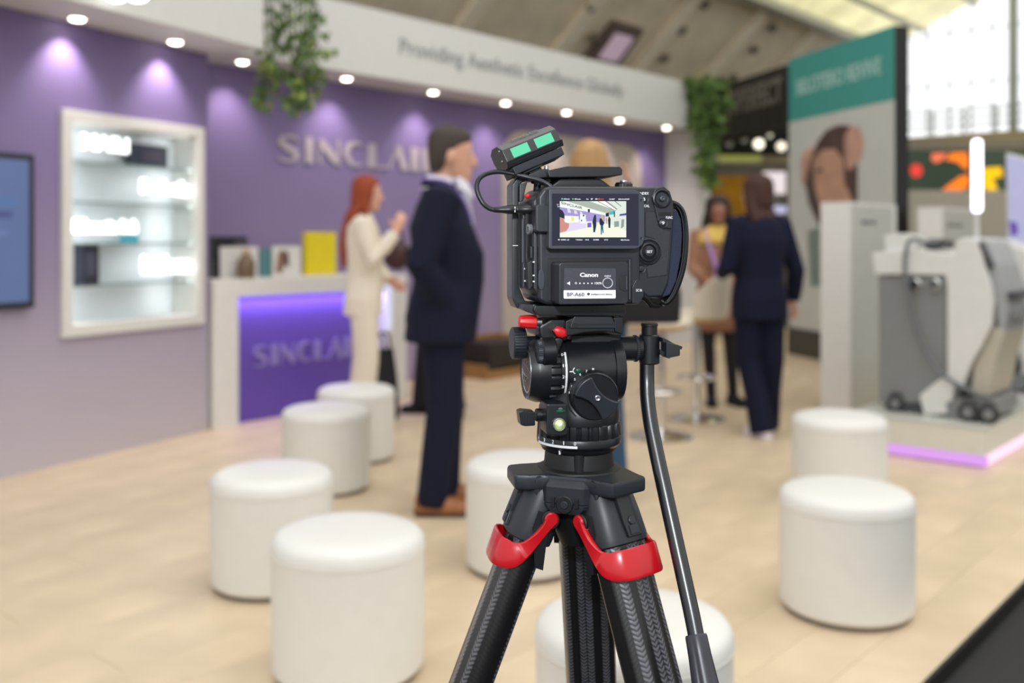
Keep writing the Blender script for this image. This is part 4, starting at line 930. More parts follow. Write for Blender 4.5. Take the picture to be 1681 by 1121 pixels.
b = B(); b.tube(bez([p+V3(-.05, 0, .08), p+V3(-.03, 0, .16), p+V3(.03, 0, .16), p+V3(.05, 0, .08)], 6), .008, 8); b.out('handle', mat('brown_leather', (66, 38, 34), 0.5), hb)
# blonde woman from behind, mostly hidden by the camera
bp_ = at(968, HY, 4.75)
def tote(t, S, P, s, lw):
    pass
person('blonde woman in a black top and blue jeans seen from behind the camera', bp_, (.05, 1), 1.755, M_skinL, mat('hair_blonde', (176, 138, 92), 0.7, var=0.25, vscale=50), M_blk,
       (M_jean, (.088, .066, .056, .050), 1.0, 'jeans'), M_blk,
       {'r': ((.27, .10, 1.27), (.20, .12, 1.52), (-.1, .1, 1), (-1, 0, 0), (0, -1, 0)), 'l': ((-.24, 0, 1.12), (-.22, .16, 1.0), (0, 1, -.2), (1, 0, 0), (0, .2, 1))},
       {'r': ((.10, .03, .50), (.135, -.10, .085), (.2, 1)), 'l': ((-.08, .06, .50), (-.08, .12, .085), (-.1, 1))},
       female=True, hair_fn=hair_long(.28, .09), hem=.86)
p = at(1066, 496, 4.66); hb = thing('shoulder_bag', 'black shoulder bag at the side of the blonde woman, under the hand strap', 'bag', p)
b = B(); b.loft([[p+V3(x*w, y*d_, z) for x, y in ((-1, -.8), (0, -1.1), (1, -.8), (1.05, 0), (1, .8), (0, 1.1), (-1, .8), (-1.05, 0))] for z, w, d_ in ((-.10, .11, .04), (-.09, .14, .06), (.04, .145, .06), (.10, .13, .035))]); b.out('body', M_blk, hb)
b = B(); b.tube(bez([p+V3(-.10, 0, .09), p+V3(-.10, -.02, .3), p+V3(-.12, -.02, .46), p+V3(-.06, .05, .3), p+V3(.08, .02, .09)], 6), .008, 8); b.out('strap', M_blk, hb)
# woman from behind in navy
np_ = at(1246, HY, 6.38)
person('woman with auburn hair in a navy suit seen from behind, white trainers', np_, (-.30, 1), 1.70, M_skinL, mat('hair_auburn', (60, 30, 20), 0.7, var=0.25, vscale=50), M_navy2,
       (M_navy2, (.094, .080, .078, .086), 1.5, 'trousers'), M_sneak,
       {'r': ((.275, -.02, 1.10), (.30, .06, .89), (.35, .35, -.8), (-1, .3, 0), (.2, 1, 0)), 'l': ((-.25, -.02, 1.14), (-.16, .22, 1.08), (.5, .9, .1), (.3, 0, -1), (0, .2, 1))},
       {'r': ((.10, .0, .50), (.12, .10, .085), (.3, 1)), 'l': ((-.07, .02, .50), (-.03, -.10, .085), (-.1, 1))},
       female=True, hair_fn=hair_long(.14, .112, puff=1.12), hem=.78, girth=1.04, head_dir=(-.45, 1, 0))
# dark haired woman facing the camera
def sash(t, S, P, s, lw):
    b = B(); M_s = mat('lilac_scarf', (162, 126, 178), 0.7, var=0.1, vscale=20)
    b.tube(bez([S(V3(-.05, -.05, 1.5)), S(V3(-.09, .05, 1.46)), S(V3(-.06, .135, 1.30)), S(V3(.02, .155, 1.12)), S(V3(.06, .15, .98))], 6), .028*s, 8, flat=.5); b.tube(bez([S(V3(.05, -.05, 1.5)), S(V3(.09, .05, 1.46)), S(V3(.07, .135, 1.30)), S(V3(.02, .16, 1.14))], 6), .026*s, 8, flat=.5); b.out('scarf', M_s, t, world=False)
    b = B(); b.loft([[S(p) for p in r] for r in body_rings([(1.34, .192, .138, .004), (1.41, .196, .118, -.004), (1.46, .145, .092, -.004), (1.50, .082, .078, -.004)], lw)]); b.out('shoulder_yoke', mat('mustard_yoke', (212, 176, 88), 0.8, var=0.08), t, world=False, sharp=180)
    b = B(); b.loft([[S(p) for p in r] for r in body_rings([(.62, .185, .135, .0), (.75, .185, .14, .0), (.92, .178, .132, -.004), (1.0, .165, .125, 0)], 0)]); b.out('skirt', mat('tan_skirt', (150, 108, 84), 0.8), t, world=False, sharp=180)
dp = at(1178, HY, 7.55)
person('dark haired woman facing the camera in a tan top with mustard shoulders and lilac scarf', dp, (-.1, -1), 1.62, M_skinD, mat('hair_black', (40, 28, 24), 0.6, var=0.2, vscale=50), mat('tan_top', (150, 108, 84), 0.8, var=0.1, vscale=15),
       (M_blk, (.078, .056, .050, .040), 1.2, 'tights'), M_blk,
       {'r': ((.21, .06, 1.14), (.14, .24, 1.06), (-.4, .9, -.1), (0, 0, -1), (-1, 0, .3)), 'l': ((-.21, .06, 1.14), (-.12, .24, 1.06), (.4, .9, -.1), (0, 0, -1), (1, 0, .3))},
       {'r': ((.08, .03, .50), (.05, .0, .085), (.1, 1)), 'l': ((-.10, .03, .50), (-.13, .0, .085), (-.5, 1))},
       female=True, hair_fn=hair_long(.16, .115, puff=1.25), hem=.92, sleeve=0.9, extra=sash, top_name='top')

# ================================================================== tripod
M_gear = mat('gear_black', (23, 26, 31), 0.36, var=0.05, vscale=150, bump=0.10, bscale=2600)
M_gear2 = mat('gear_grey', (33, 37, 44), 0.42, var=0.05, vscale=90, bump=0.10, bscale=2600)
M_deep = mat('gear_deep', (14, 14, 16), 0.55)
M_red = mat('lever_red', (186, 12, 26), 0.28, var=0.04, coat=0.3)
M_redk = mat('knob_red', (218, 34, 40), 0.35, var=0.04)
M_mark = mat('white_mark', (226, 228, 230), 0.5)
M_metal = mat('screw_steel', (176, 178, 182), 0.3, 0.9)
def carbon():
    m = bpy.data.materials.new('carbon_weave'); m.use_nodes = True; nt = m.node_tree; N = nt.nodes; K = nt.links; b = N['Principled BSDF']
    b.inputs['Roughness'].default_value = 0.33; b.inputs['Coat Weight'].default_value = 0.25; b.inputs['Coat Roughness'].default_value = 0.2
    tc = N.new('ShaderNodeTexCoord'); sp = N.new('ShaderNodeSeparateXYZ'); K.new(tc.outputs['Object'], sp.inputs[0])
    def M(op, a, c=None):
        n = N.new('ShaderNodeMath'); n.operation = op
        for i, v in enumerate((a, c)):
            if v is None: continue
            if isinstance(v, (int, float)): n.inputs[i].default_value = v
            else: K.new(v, n.inputs[i])
        return n.outputs[0]
    x = M('DIVIDE', M('ADD', sp.outputs[0], 0.1), 0.0092); fx = M('FRACT', x); tri = M('ABSOLUTE', M('SUBTRACT', fx, 0.5))
    z = M('ADD', M('DIVIDE', sp.outputs[2], 0.0052), M('MULTIPLY', tri, 1.5)); st = M('ABSOLUTE', M('SUBTRACT', M('FRACT', z), 0.5))
    col = M('FRACT', M('MULTIPLY', M('FLOOR', x), 0.4)); strong = M('ADD', M('MULTIPLY', M('LESS_THAN', col, 0.45), 0.85), 0.2)
    nz = N.new('ShaderNodeTexNoise'); nz.inputs['Scale'].default_value = 90; K.new(tc.outputs['Object'], nz.inputs['Vector'])
    edge = M('MULTIPLY', M('SUBTRACT', 1.0, M('MULTIPLY', M('POWER', M('MULTIPLY', tri, 2.0), 6.0), 0.8)), strong)
    f = M('MULTIPLY', M('ADD', M('MULTIPLY', st, 1.6), M('MULTIPLY', nz.outputs[0], 0.5)), edge)
    rp = N.new('ShaderNodeValToRGB'); e = rp.color_ramp.elements; e[0].position = 0.2; e[0].color = (*lin((18, 18, 20)), 1); e[1].position = 0.9; e[1].color = (*lin((92, 92, 98)), 1)
    K.new(f, rp.inputs[0]); K.new(rp.outputs[0], b.inputs['Base Color'])
    bp = N.new('ShaderNodeBump'); bp.inputs['Strength'].default_value = 0.5; bp.inputs['Distance'].default_value = 0.0006; K.new(f, bp.inputs['Height']); K.new(bp.outputs[0], b.inputs['Normal'])
    return m
M_carbon = carbon()
tp = thing('tripod', 'black carbon fibre tripod with red quick release levers', 'tripod', (AX.x, AX.y, -0.05))
def azd(a): a = math.radians(a); return Vector((math.sin(a), -math.cos(a), 0))
Z3 = Vector((0, 0, 1)); TAN = 0.385
wing = []; LEGAZ = (-80, 40, 170)
for k in range(3):
    g0 = azd(LEGAZ[k]-60); gt = Vector((-g0.y, g0.x, 0)); w = azd(LEGAZ[k]); wt = Vector((-w.y, w.x, 0))
    wing += [g0*.050-gt*.024, g0*.050+gt*.024, w*.064-wt*.030, w*.080-wt*.026, w*.080+wt*.026, w*.064+wt*.030]
cap = [AX+p for p in wing]
b = B(); b.prism([p+Z3*1.0105 for p in cap], [p+Z3*.993 for p in cap], .004, 2); b.out('spider', M_gear2, tp)
b = B(); b.lathe(AX+Z3*.955, (0, 0, 1), [(-.03, .022), (-.01, .030), (.012, .036), (.035, .040), (.05, .042)], 40); b.out('spider_core', M_deep, tp)
b = B(); b.lathe(AX+Z3*1.006, (0, 0, 1), [(0, .050), (.006, .047), (.008, .0405), (.03, .0385), (.034, .037)], 48); b.out('bowl', M_deep, tp)
b = B(); fdir = azd(-4); b.cyl(AX+fdir*.0365+Z3*1.011, AX+fdir*.0365+Z3*1.033, .0062, 16, .001); b.out('bowl_rib', M_gear, tp)
for k in range(3):
    g = azd(LEGAZ[k]+60); gt = Vector((-g.y, g.x, 0)); R = Matrix((gt, g, Z3)).transposed()
    b = B(); b.loft([[AX+R @ V3(x*.0295*q, y, zz) for x, y in ((-1, .02), (-1, .048-e_), (-.72, .056-e_), (.72, .056-e_), (1, .048-e_), (1, .02))] for zz, q, e_ in ((.970, .70, .002), (.976, .95, 0), (.980, 1.0, 0), (.981, .985, .0012), (.982, 1.0, 0), (.999, 1.0, 0), (1.002, .98, .0015), (1.0108, .82, .012))]); blk = b.out('leg_block', M_gear2, tp, sharp=25)
    b = B(); c = AX+g*.0555+Z3*.981; b.cyl(c-g*.004, c+g*.0030, .0098, 24, .001); b.out('release_button', M_gear, blk)
    b = B(); b.cyl(c+g*.002, c+g*.0042, .0042, 20, .0006); b.out('button_screw', M_gear2, blk)
    for s in (-1, 1):
        b = B(); b.box(c+gt*.0135*s+g*.001+Z3*.002, (.0045, .004, .011), .0006, rot=R); b.out('slot_rib', M_mark if False else M_gear, blk)
def leg(az, name_lab=None):
    rd = azd(az); td = Vector((-rd.y, rd.x, 0)); dn = (rd*TAN-Z3).normalized(); ro = td.cross(dn); 
    if ro.dot(rd) < 0: ro = -ro
    S = AX+rd*.040+Z3*.992
    M4 = Matrix((td, ro, dn)).transposed().to_4x4(); M4.translation = S        # local: x tangential, y outwards, z down the leg
    def loc(b, nm, m, par, sharp=35):
        me_o = b.out(nm, m, None, sharp=sharp); me_o.parent = par
        if par is lg_root: me_o.matrix_parent_inverse = Matrix.Identity(4)
        return me_o
    # upper tube (the part itself, with its own frame)
    b = B(); n = 48
    def sec(W_, T_, z, ridge=.0007): return [V3(W_*math.copysign(abs(math.cos(a))**.8, math.cos(a))*(1+ridge/W_*math.cos(9*a)), T_*math.copysign(abs(math.sin(a))**.8, math.sin(a))*(1+ridge/T_*math.cos(9*a)), z) for a in [i*2*PI/n for i in range(n)]]
    b.loft([sec(.0325, .0215, .046), sec(.0325, .0215, .56)])
    lg = b.out('leg', M_carbon, None, sharp=50); lg.parent = tp; lg.matrix_parent_inverse = parent_world(tp).inverted(); lg.matrix_basis = M4
    lg_root = lg
    def sub(b, nm, m, sharp=35): o = b.out(nm, m, None, sharp=sharp); o.parent = lg; return o
    b = B(); b.loft([sec(.026, .016, .50), sec(.026, .016, 1.06)]); sub(b, 'lower_tube', M_carbon, 50)
    b = B(); b.loft([sec(.035, .024, .548, 0), sec(.036, .025, .556, 0), sec(.036, .025, .60, 0), sec(.030, .020, .612, 0)]); sub(b, 'tube_collar', M_gear)
    FE = (0.992+0.05)/dn.z*-1
    b = B(); b.loft([sec(.028, .018, 1.03, 0), sec(.032, .022, 1.05, 0), sec(.030, .022, FE-.024, 0), sec(.02, .015, FE-.012, 0)]); sub(b, 'rubber_foot', M_deep)
    b = B(); b.cyl((-.029, -.001, .001), (.029, -.001, .001), .0185, 28, .002); sub(b, 'knuckle', M_gear2)
    for s_ in (-1, 1):
        b = B(); b.cyl((s_*.026, .016, -.006), (s_*.0305, .016, -.006), .0058, 20, .0006); sub(b, 'pivot_bolt', M_deep)
    # shoulder housing
    b = B(); b.loft([sec(.020, .013, -.016, 0), sec(.0275, .018, -.010, 0), sec(.0315, .0235, .006, 0), sec(.0342, .0262, .030, 0), sec(.0358, .0278, .053, 0), sec(.0352, .0272, .060, 0), sec(.033, .0235, .0615, 0)]); sub(b, 'shoulder', M_gear2, 28)
    b = B(); b.prism([V3(-.013, .0285, .0), V3(.006, .0285, -.004), V3(.008, .0302, .040), V3(.011, .0308, .055), V3(-.010, .0308, .055), V3(-.012, .0302, .040)], [V3(-.013, .018, .0), V3(.006, .018, -.004), V3(.008, .02, .040), V3(.011, .02, .055), V3(-.010, .02, .055), V3(-.012, .02, .040)], .0012); sub(b, 'flap', M_gear)
    b = B(); b.box((0, .0308, .0480), (.013, .002, .010), .0007); b.cyl((0, .0296, .0385), (0, .0318, .0385), .0048, 20, .0006); sub(b, 'flap_latch', M_gear2)
    for s in (-1, 1):
        b = B(); b.loft([[V3(s*.033+x, y, z) for x, y in ((-.004, -.012), (.004, -.012), (.004, .006), (-.004, .006))] for z in (.024, .044)]+[[V3(s*.0325+x, y-.004, .084) for x, y in ((-.003, -.018), (.003, -.018), (.003, -.008), (-.003, -.008))]]); sub(b, 'cheek', M_gear)
    # red lever: band over the front of the leg with two arms up to the pivots
    key = [(.0, .0325, .0815, .0160, .0019), (.013, .0322, .0815, .0160, .0019), (.026, .0292, .0810, .0156, .0019), (.0358, .0180, .0780, .0140, .0021), (.0388, .0070, .0680, .0088, .0026), (.0390, -.0005, .0540, .0058, .0034), (.0386, -.0060, .0400, .0050, .0040), (.0382, -.0090, .0300, .0064, .0042), (.0378, -.0105, .0240, .0052, .0040)]
    full = [(-a, c, d, e, f) for a, c, d, e, f in key[:0:-1]]+key
    pth = bez([V3(*q[:3]) for q in full], 6); ext = bez([V3(q[3], q[4], 0) for q in full], 6); rings = []
    for k, p in enumerate(pth):
        t_ = (pth[min(k+1, len(pth)-1)]-pth[max(k-1, 0)]).normalized(); o_ = V3(p.x/.040**2, max(p.y, -.002)/.0325**2, 0).normalized()
        o_ = (o_-t_*o_.dot(t_)).normalized(); up_ = t_.cross(o_); hh, th_ = ext[k].x, ext[k].y
        rings.append([p+up_*hh*cu+o_*th_*cv for cu, cv in ((-1, -.5), (-1, .5), (-.85, 1), (.85, 1), (1, .5), (1, -.5), (.85, -1), (-.85, -1))])
    b = B(); b.loft(rings)
    for s in (-1, 1): b.cyl((s*.0356, -.0094, .0275), (s*.0424, -.0094, .0275), .0078, 24, .0014)
    sub(b, 'release_lever', M_red, 40)
    for s in (-1, 1):
        b = B(); b.cyl((s*.028, -.0094, .029), (s*.0395, -.0094, .029), .0105, 24, .001); sub(b, 'pivot_boss', M_deep)
    return lg
for a in LEGAZ: leg(a)

# ================================================================== fluid head (own frame: x right, y away, z up)
def PRI(pts, f, bk, bev=0.0, seg=2, b=None, sc=1.0):
    b = b or B(); fr = [L(px, py, f) for px, py in pts]
    if sc != 1.0:
        c = sum(fr, Vector())/len(fr); bb_ = [c+(p-c)*sc for p in fr]
    else: bb_ = fr
    return b.prism(fr, [Vector((p.x, bk, p.z)) for p in bb_], bev, seg)
def X(px, py=605, y=-0.033): return L(px, py, y).x
def Zp(py, y, px=950): return L(px, py, y).z
fh = thing('fluid_head', 'black fluid tripod head with drag dials and a pan handle', 'tripod head', (AX.x, AX.y, 1.0365), YAW)
def H_(b, nm, m, par=None, sharp=35): return b.out(nm, m, par or fh, M=MH, sharp=sharp)
ZA = Zp(606, 0); DR = .0352
# pan ring with flutes and its scale
RZ0 = 1.0365; RR = .0488
b = B(); b.lathe((0, 0, RZ0), (0, 0, 1), [(-.001, .040), (0, .0445), (.004, RR-.0005), (.0105, RR), (.0125, RR-.001)], 64); pring = H_(b, 'pan_ring', M_gear)
b = B(); b.lathe((0, 0, RZ0+.0120), (0, 0, 1), [(0, RR-.001), (.0015, RR-.0003), (.015, RR-.0012), (.0165, RR-.003)], 192, flute=lambda a, t: 1-.075*max(0, math.cos(24*a))**.7); H_(b, 'grip_flutes', M_gear, pring)
def arc_band(r, z0, z1, a0, a1, m, nm, par, th=.0003, n=24):
    b = B(); q = []
    for i in range(n+1):
        a = math.radians(a0+(a1-a0)*i/n); d = V3(math.sin(a), -math.cos(a), 0); q.append([d*(r-th)+Z3*z0, d*(r+th)+Z3*z0, d*(r+th)+Z3*z1, d*(r-th)+Z3*z1])
    b.loft(q); return H_(b, nm, m, par)
def ring_ang(px, py=735):
    best = min(range(-85, 86), key=lambda a: abs(L(px, py, -RR*math.cos(math.radians(a))).x-RR*math.sin(math.radians(a)))); return best
arc_band(RR, RZ0+.0045, RZ0+.0072, ring_ang(881), ring_ang(948), M_mark, 'scale_band', pring)
b = B()
for ch, px in (('4', 885), ('3', 894), ('2', 908), ('1', 926), ('0', 944.6)):
    a = math.radians(ring_ang(px)); d = V3(math.sin(a), -math.cos(a), 0); t_ = V3(math.cos(a), math.sin(a), 0); c = d*(RR+.0002)+Z3*(RZ0+.0083)
    text_bm(b, ch, c-t_*.0013, c+t_*.0013, .0040, Z3, .0003, .01)
    b.prism([c+t_*x+Z3*z+d*.0003 for x, z in ((-.0012, -.0012), (.0012, -.0012), (0, -.0032))], [c+t_*x+Z3*z-d*.0001 for x, z in ((-.0012, -.0012), (.0012, -.0012), (0, -.0032))])
H_(b, 'scale_numbers', M_mark, pring)
b = B(); b.lathe((0, 0, RZ0-.006), (0, 0, 1), [(0, .039), (.002, .0425), (.006, .0445)], 56); ps = H_(b, 'pan_skirt', M_deep)
a = math.radians(ring_ang(915)); d = V3(math.sin(a), -math.cos(a), 0); b = B(); b.box(d*.0438+Z3*(RZ0-.002), (.0016, .002, .0042), 0, rot=Matrix.Rotation(a, 3, 'Z')); H_(b, 'index_mark', M_mark, ps)
# lower housing
b = B()
def el(z, rx, ry, n=40, cx=0, p=1.0): return [V3(cx+rx*math.copysign(abs(math.cos(t))**p, math.cos(t)), ry*math.copysign(abs(math.sin(t))**p, math.sin(t)), z) for t in [k*2*PI/n for k in range(n)]]
b.loft([el(1.064, .0465, .0465), el(1.070, .0472, .0472), el(1.080, .0462, .0455), el(1.092, .042, .041), el(1.105, .036, .034)]); H_(b, 'pan_housing', M_gear)
b = PRI([(898, 663), (931, 663), (932, 714), (926, 716), (903, 716), (897, 712)], -.052, -.02, .002); lv = H_(b, 'level_housing', M_gear)
c = L(918, 697, -.0535); b = B(); b.lathe(c, (0, -1, 0), [(-.002, .0072), (.0012, .0072), (.0018, .0066), (.0008, .0058)], 28); H_(b, 'level_rim', M_metal, lv)
b = B(); b.ell(c, (.0060, .0022, .0060), 20, 10); H_(b, 'level_vial', mat('vial_yellow', (186, 202, 130), 0.08, var=0.35, vscale=160, coat=0.6), lv)
b = B(); b.ell(c+V3(.0002, -.0014, .0006), (.0034, .0012, .0028), 14, 8); H_(b, 'level_bubble', mat('bubble_white', (238, 244, 222), 0.05, coat=0.6), lv)
c = L(918, 671, -.046); b = B(); b.lathe(c, (0, -.25, 1), [(-.0006, .0078), (.0006, .0078), (.001, .0070)], 28); H_(b, 'level_rim', mat('level_green', (26, 96, 66), 0.3), lv)
b = B(); b.ell(c+V3(0, 0, .0008), (.0066, .0066, .0038), 20, 10); H_(b, 'level_dome', mat('dome_grey', (74, 92, 92), 0.08, coat=0.5), lv)
# pan lock lever
p1, p0 = L(879, 681, -.022), L(892, 681, -.022); b = B(); b.cyl(p0, p1, .0072, 24, .0008); pk = H_(b, 'pan_lock', M_gear)
b = PRI([(852, 676), (858, 674), (878, 676), (879, 699), (862, 700), (855, 698)], -.030, -.012, .0012); H_(b, 'lock_lever', M_gear, pk)
b = B()
for k in range(6):
    q = L(863.5+k*2.6, 689, -.0306); b.box(q, (.0009, .0012, .0095), .0002)
H_(b, 'lever_ribs', M_gear2, pk)
# tilt drum along x
b = B(); x0 = X(864.5, y=0.0)
b.lathe((x0, 0, ZA), (1, 0, 0), [(0, .0262), (.0010, .0276), (X(873)-x0, .0318), (X(884)-x0, .0350), (X(888)-x0, .0357), (X(905)-x0, .0357)], 72); cp = H_(b, 'drum_cap', M_gear, sharp=20)
b = B(); b.lathe((x0+.0003, 0, ZA), (-1, 0, 0), [(0, .0256), (.0007, .0254), (.0008, .0238), (.0003, .0236)], 64); H_(b, 'badge_ring', M_metal, cp)
b = B(); b.lathe((x0+.0002, 0, ZA), (-1, 0, 0), [(0, .0238), (.0003, .0236)], 64); H_(b, 'badge', mat('badge_brown', (66, 58, 56), 0.4, 0.3), cp)
b = B(); up_ = [(.97, .13), (.10, .30), (.38, .47), (.22, .56), (-.50, .33), (.99, .0)]
for q in (up_, [(-x, -y) for x, y in up_]):
    b.tube([V3(x0-.0004, -x*.0238, ZA+y*.0238) for x, y in q], .00042, 6)
H_(b, 'badge_letter', M_metal, cp)
b = B(); fx0 = X(905); b.lathe((fx0, 0, ZA), (1, 0, 0), [(0, .0352), (X(907)-fx0, .0356), (X(920)-fx0, .0356), (X(921.5)-fx0, .0350)], 216, flute=lambda a, t: 1-.07*max(0, math.cos(18*a))**.6); H_(b, 'drag_ring', M_gear)
b = B(); sx0 = X(921.5); b.lathe((sx0, 0, ZA), (1, 0, 0), [(0, .0350), (.0005, .0358), (X(932.5)-sx0, .0358), (X(933.2)-sx0, .0350)], 72); sring = H_(b, 'scale_ring', M_gear)
def dang(py, r=.0358): return math.asin(max(-.99, min(.99, (605-py)/51.5)))
b = B(); q = []
for k in range(25):
    a = dang(572)+(dang(658)-dang(572))*k/24; dd = V3(0, -math.cos(a), math.sin(a)); q.append([V3(xx, 0, ZA)+dd*rr for xx, rr in ((X(927.6), .0357), (X(927.6), .0361), (X(930.8), .0361), (X(930.8), .0357))])
b.loft(q); H_(b, 'scale_band', M_mark, sring)
b = B()
for ch, py in (('0', 575.5), ('1', 592), ('2', 609.5), ('3', 626), ('4', 641.5), ('5', 654)):
    a = dang(py); dd = V3(0, -math.cos(a), math.sin(a)); u_ = V3(0, math.sin(a), math.cos(a)); c = V3(X(924), 0, ZA)+dd*.0360-u_*.0016
    text_bm(b, ch, c-V3(.0012, 0, 0), c+V3(.0012, 0, 0), .0034, u_, .0002, .012)
    c = V3(X(929), 0, ZA)+dd*.0362; b.prism([c+V3(x, 0, 0)+u_*z+dd*.0002 for x, z in ((-.0014, .0011), (-.0014, -.0011), (.0008, 0))], [c+V3(x, 0, 0)+u_*z-dd*.0001 for x, z in ((-.0014, .0011), (-.0014, -.0011), (.0008, 0))])
H_(b, 'scale_numbers', [M_mark], sring)
b = B(); bx0 = X(933.2); b.lathe((bx0, 0, ZA), (1, 0, 0), [(0, .0340), (.0004, .0346), (X(1012)-bx0, .0346)], 72); H_(b, 'tilt_drum', M_gear)
b = B(); rx0 = X(1011); b.lathe((rx0, 0, ZA-.001), (1, 0, 0), [(0, .0355), (.001, .0368), (.009, .0372), (.0125, .0358), (.0135, .030)], 72); H_(b, 'drum_end', M_gear)
c = L(949, 608.5, -.0352); b = B(); b.ell(c, (.0030, .0014, .0030), 16, 8); H_(b, 'indicator', mat('jewel_green', (24, 170, 128), 0.15, coat=0.5, emit=0.1))
b = B(); b.tube([L(946+5.2*math.cos(a), 608.5+5.2*math.sin(a), -.0353) for a in [PI*.62+k*PI/11 for k in range(9)]], .0006, 6); b.box(L(937.5, 610, -.0352), (.0036, .0010, .0012)); b.box(L(973.5, 606.5, -.0352), (.0022, .0010, .0030)); H_(b, 'index_marks', M_mark)
# counterbalance dial, facing the camera
dc = L(977, 651, -.050); da = V3(0, -1, -.10).normalized(); dx_ = V3(1, 0, 0); dz_ = dx_.cross(da)*-1
if dz_.z < 0: dz_ = -dz_
DRR = .0258
b = B(); b.lathe(dc-da*.024, da, [(0, DRR-.002), (.012, DRR+.0015), (.0235, DRR+.001), (.025, DRR-.0004), (.0242, DRR-.0012)], 72); dl = H_(b, 'balance_dial', M_gear)
b = B(); q = []
for k in range(21):
    a = math.radians(150+k*4.6); dd = dx_*math.cos(a)+dz_*math.sin(a); q.append([dc-da*.004+dd*(DRR+.0036), dc-da*.004+dd*(DRR+.0050), dc-da*.0052+dd*(DRR+.0050), dc-da*.0052+dd*(DRR+.0036)])
b.loft(q); H_(b, 'scale_arc', M_gear2, dl)
b = B()
for ch, ang in (('7', 108), ('6', 124), ('5', 140), ('4', 156), ('3', 172)):
    a = math.radians(ang); dd = dx_*math.cos(a)+dz_*math.sin(a); c = dc-da*.006+dd*(DRR+.003); text_bm(b, ch, c-dx_*.0010-dz_*.0012, c+dx_*.0010-dz_*.0012, .0026, dz_, .0004, .01)
H_(b, 'dial_numbers', M_mark, dl)
def arcp(a0, a1, n=8): return [(math.cos(math.radians(a0+(a1-a0)*k/n)), math.sin(math.radians(a0+(a1-a0)*k/n))) for k in range(n+1)]
def qb(p, c, e, n=8): return [((1-t)**2*p[0]+2*t*(1-t)*c[0]+t*t*e[0], (1-t)**2*p[1]+2*t*(1-t)*c[1]+t*t*e[1]) for t in [k/n for k in range(1, n)]]
bar = arcp(105, 173)+qb((-.99, .12), (-.12, .0), (.26, -.965))+arcp(-75, -11)+qb((.98, -.19), (.10, -.02), (-.26, .966))
b = B(); f3 = [dc+(dx_*x+dz_*y)*DRR*.985+da*.0095 for x, y in bar]; b3 = [dc+(dx_*x+dz_*y)*DRR*.985-da*.001 for x, y in bar]; b.prism(f3, b3, .0022, 3); H_(b, 'dial_grip', mat('dial_satin_lit', (38, 42, 49), 0.33, var=0.05, vscale=300, bump=0.15, bscale=2600), dl)  # same plastic as the dial; flash brightness put into a lighter grip colour
c = L(981, 653.5, -.0602); b = B(); b.lathe(c, da, [(-.002, .0032), (.0008, .0032), (.0011, .0026), (.0006, .0018), (.0002, .0012)], 20); H_(b, 'dial_screw', M_metal, dl)
# platform under the camera plate
b = PRI([(929, 527), (940, 522), (1008, 522), (1022, 530), (1023, 549), (1012, 547), (990, 544), (960, 546), (938, 551), (928, 551)], -.038, .060, .0015); pf = H_(b, 'platform', M_gear)
b = PRI([(1008, 521), (1022, 521), (1023, 549), (1010, 545)], -.041, .055, .0012); H_(b, 'side_rail', M_gear, pf)
b = PRI([(885, 536), (905, 524), (932, 524), (936, 545), (930, 560), (905, 560), (888, 556)], -.028, .050, .003); H_(b, 'clamp_body', M_gear)
b = PRI([(938, 551), (1020, 549), (1020, 575), (938, 575)], -.012, .040, .001); H_(b, 'saddle', M_deep)
# release knobs
p0, p1 = L(851.5, 527.5, -.020), L(880, 528.5, -.020); b = B(); n_ = (p1-p0).length
b.lathe(p0, p1-p0, [(0, .0045), (.0008, .0062), (n_*.45, .0074), (n_-.001, .0077), (n_, .0068)], 48, flute=lambda a, t: 1+.03*math.cos(10*a)); H_(b, 'red_knob', M_redk)
b = B(); b.cyl(p1, p1+V3(.006, 0, 0), .0045, 16); H_(b, 'knob_shaft', M_metal)
b = B(); b.loft([[L(919+dx*q, 545+dy*q, yy) for dx, dy in ((-12, -3), (-5, -10), (4, -9), (11, -3), (12, 7), (4, 10), (-6, 7))] for yy, q in ((-.026, 1.0), (-.036, 1.02), (-.042, .86), (-.0435, .5))]); H_(b, 'red_catch', M_redk, sharp=50)
# left knob
p0, p1 = L(839.5, 563, .008), L(861, 563, .008); n_ = (p1-p0).length
b = B(); b.lathe(p0, (1, 0, 0), [(0, .0165), (.0012, .0182), (n_-.003, .0186), (n_, .0176)], 120, flute=lambda a, t: 1-.02*max(0, math.cos(30*a))**2); H_(b, 'tilt_brake', M_gear2)
b = B(); b.cyl(p1, p1+V3(.02, 0, 0), .008, 20); H_(b, 'brake_shaft', M_gear)
# handle boss left with serrated ring
p0, p1 = L(888, 577, -.030), L(911, 575, -.030); b = B(); b.cyl(p0, p1, .0155, 36, .0015); bs_ = H_(b, 'handle_boss', M_gear)
b = B(); b.lathe(p0-V3(.0055, 0, 0), (1, 0, 0), [(0, .0095), (.001, .0125), (.0055, .0135)], 120, flute=lambda a, t: 1+.03*math.cos(40*a)); H_(b, 'serrated_ring', M_gear2, bs_)
b = B(); b.cyl(p0-V3(.0062, 0, 0), p0-V3(.004, 0, 0), .0062, 20, .0005); H_(b, 'boss_screw', M_gear, bs_)
b = PRI([(892, 566), (911, 556), (920, 552), (926, 560), (912, 590), (900, 600), (890, 596)], -.036, -.012, .003); H_(b, 'boss_arm', M_gear)
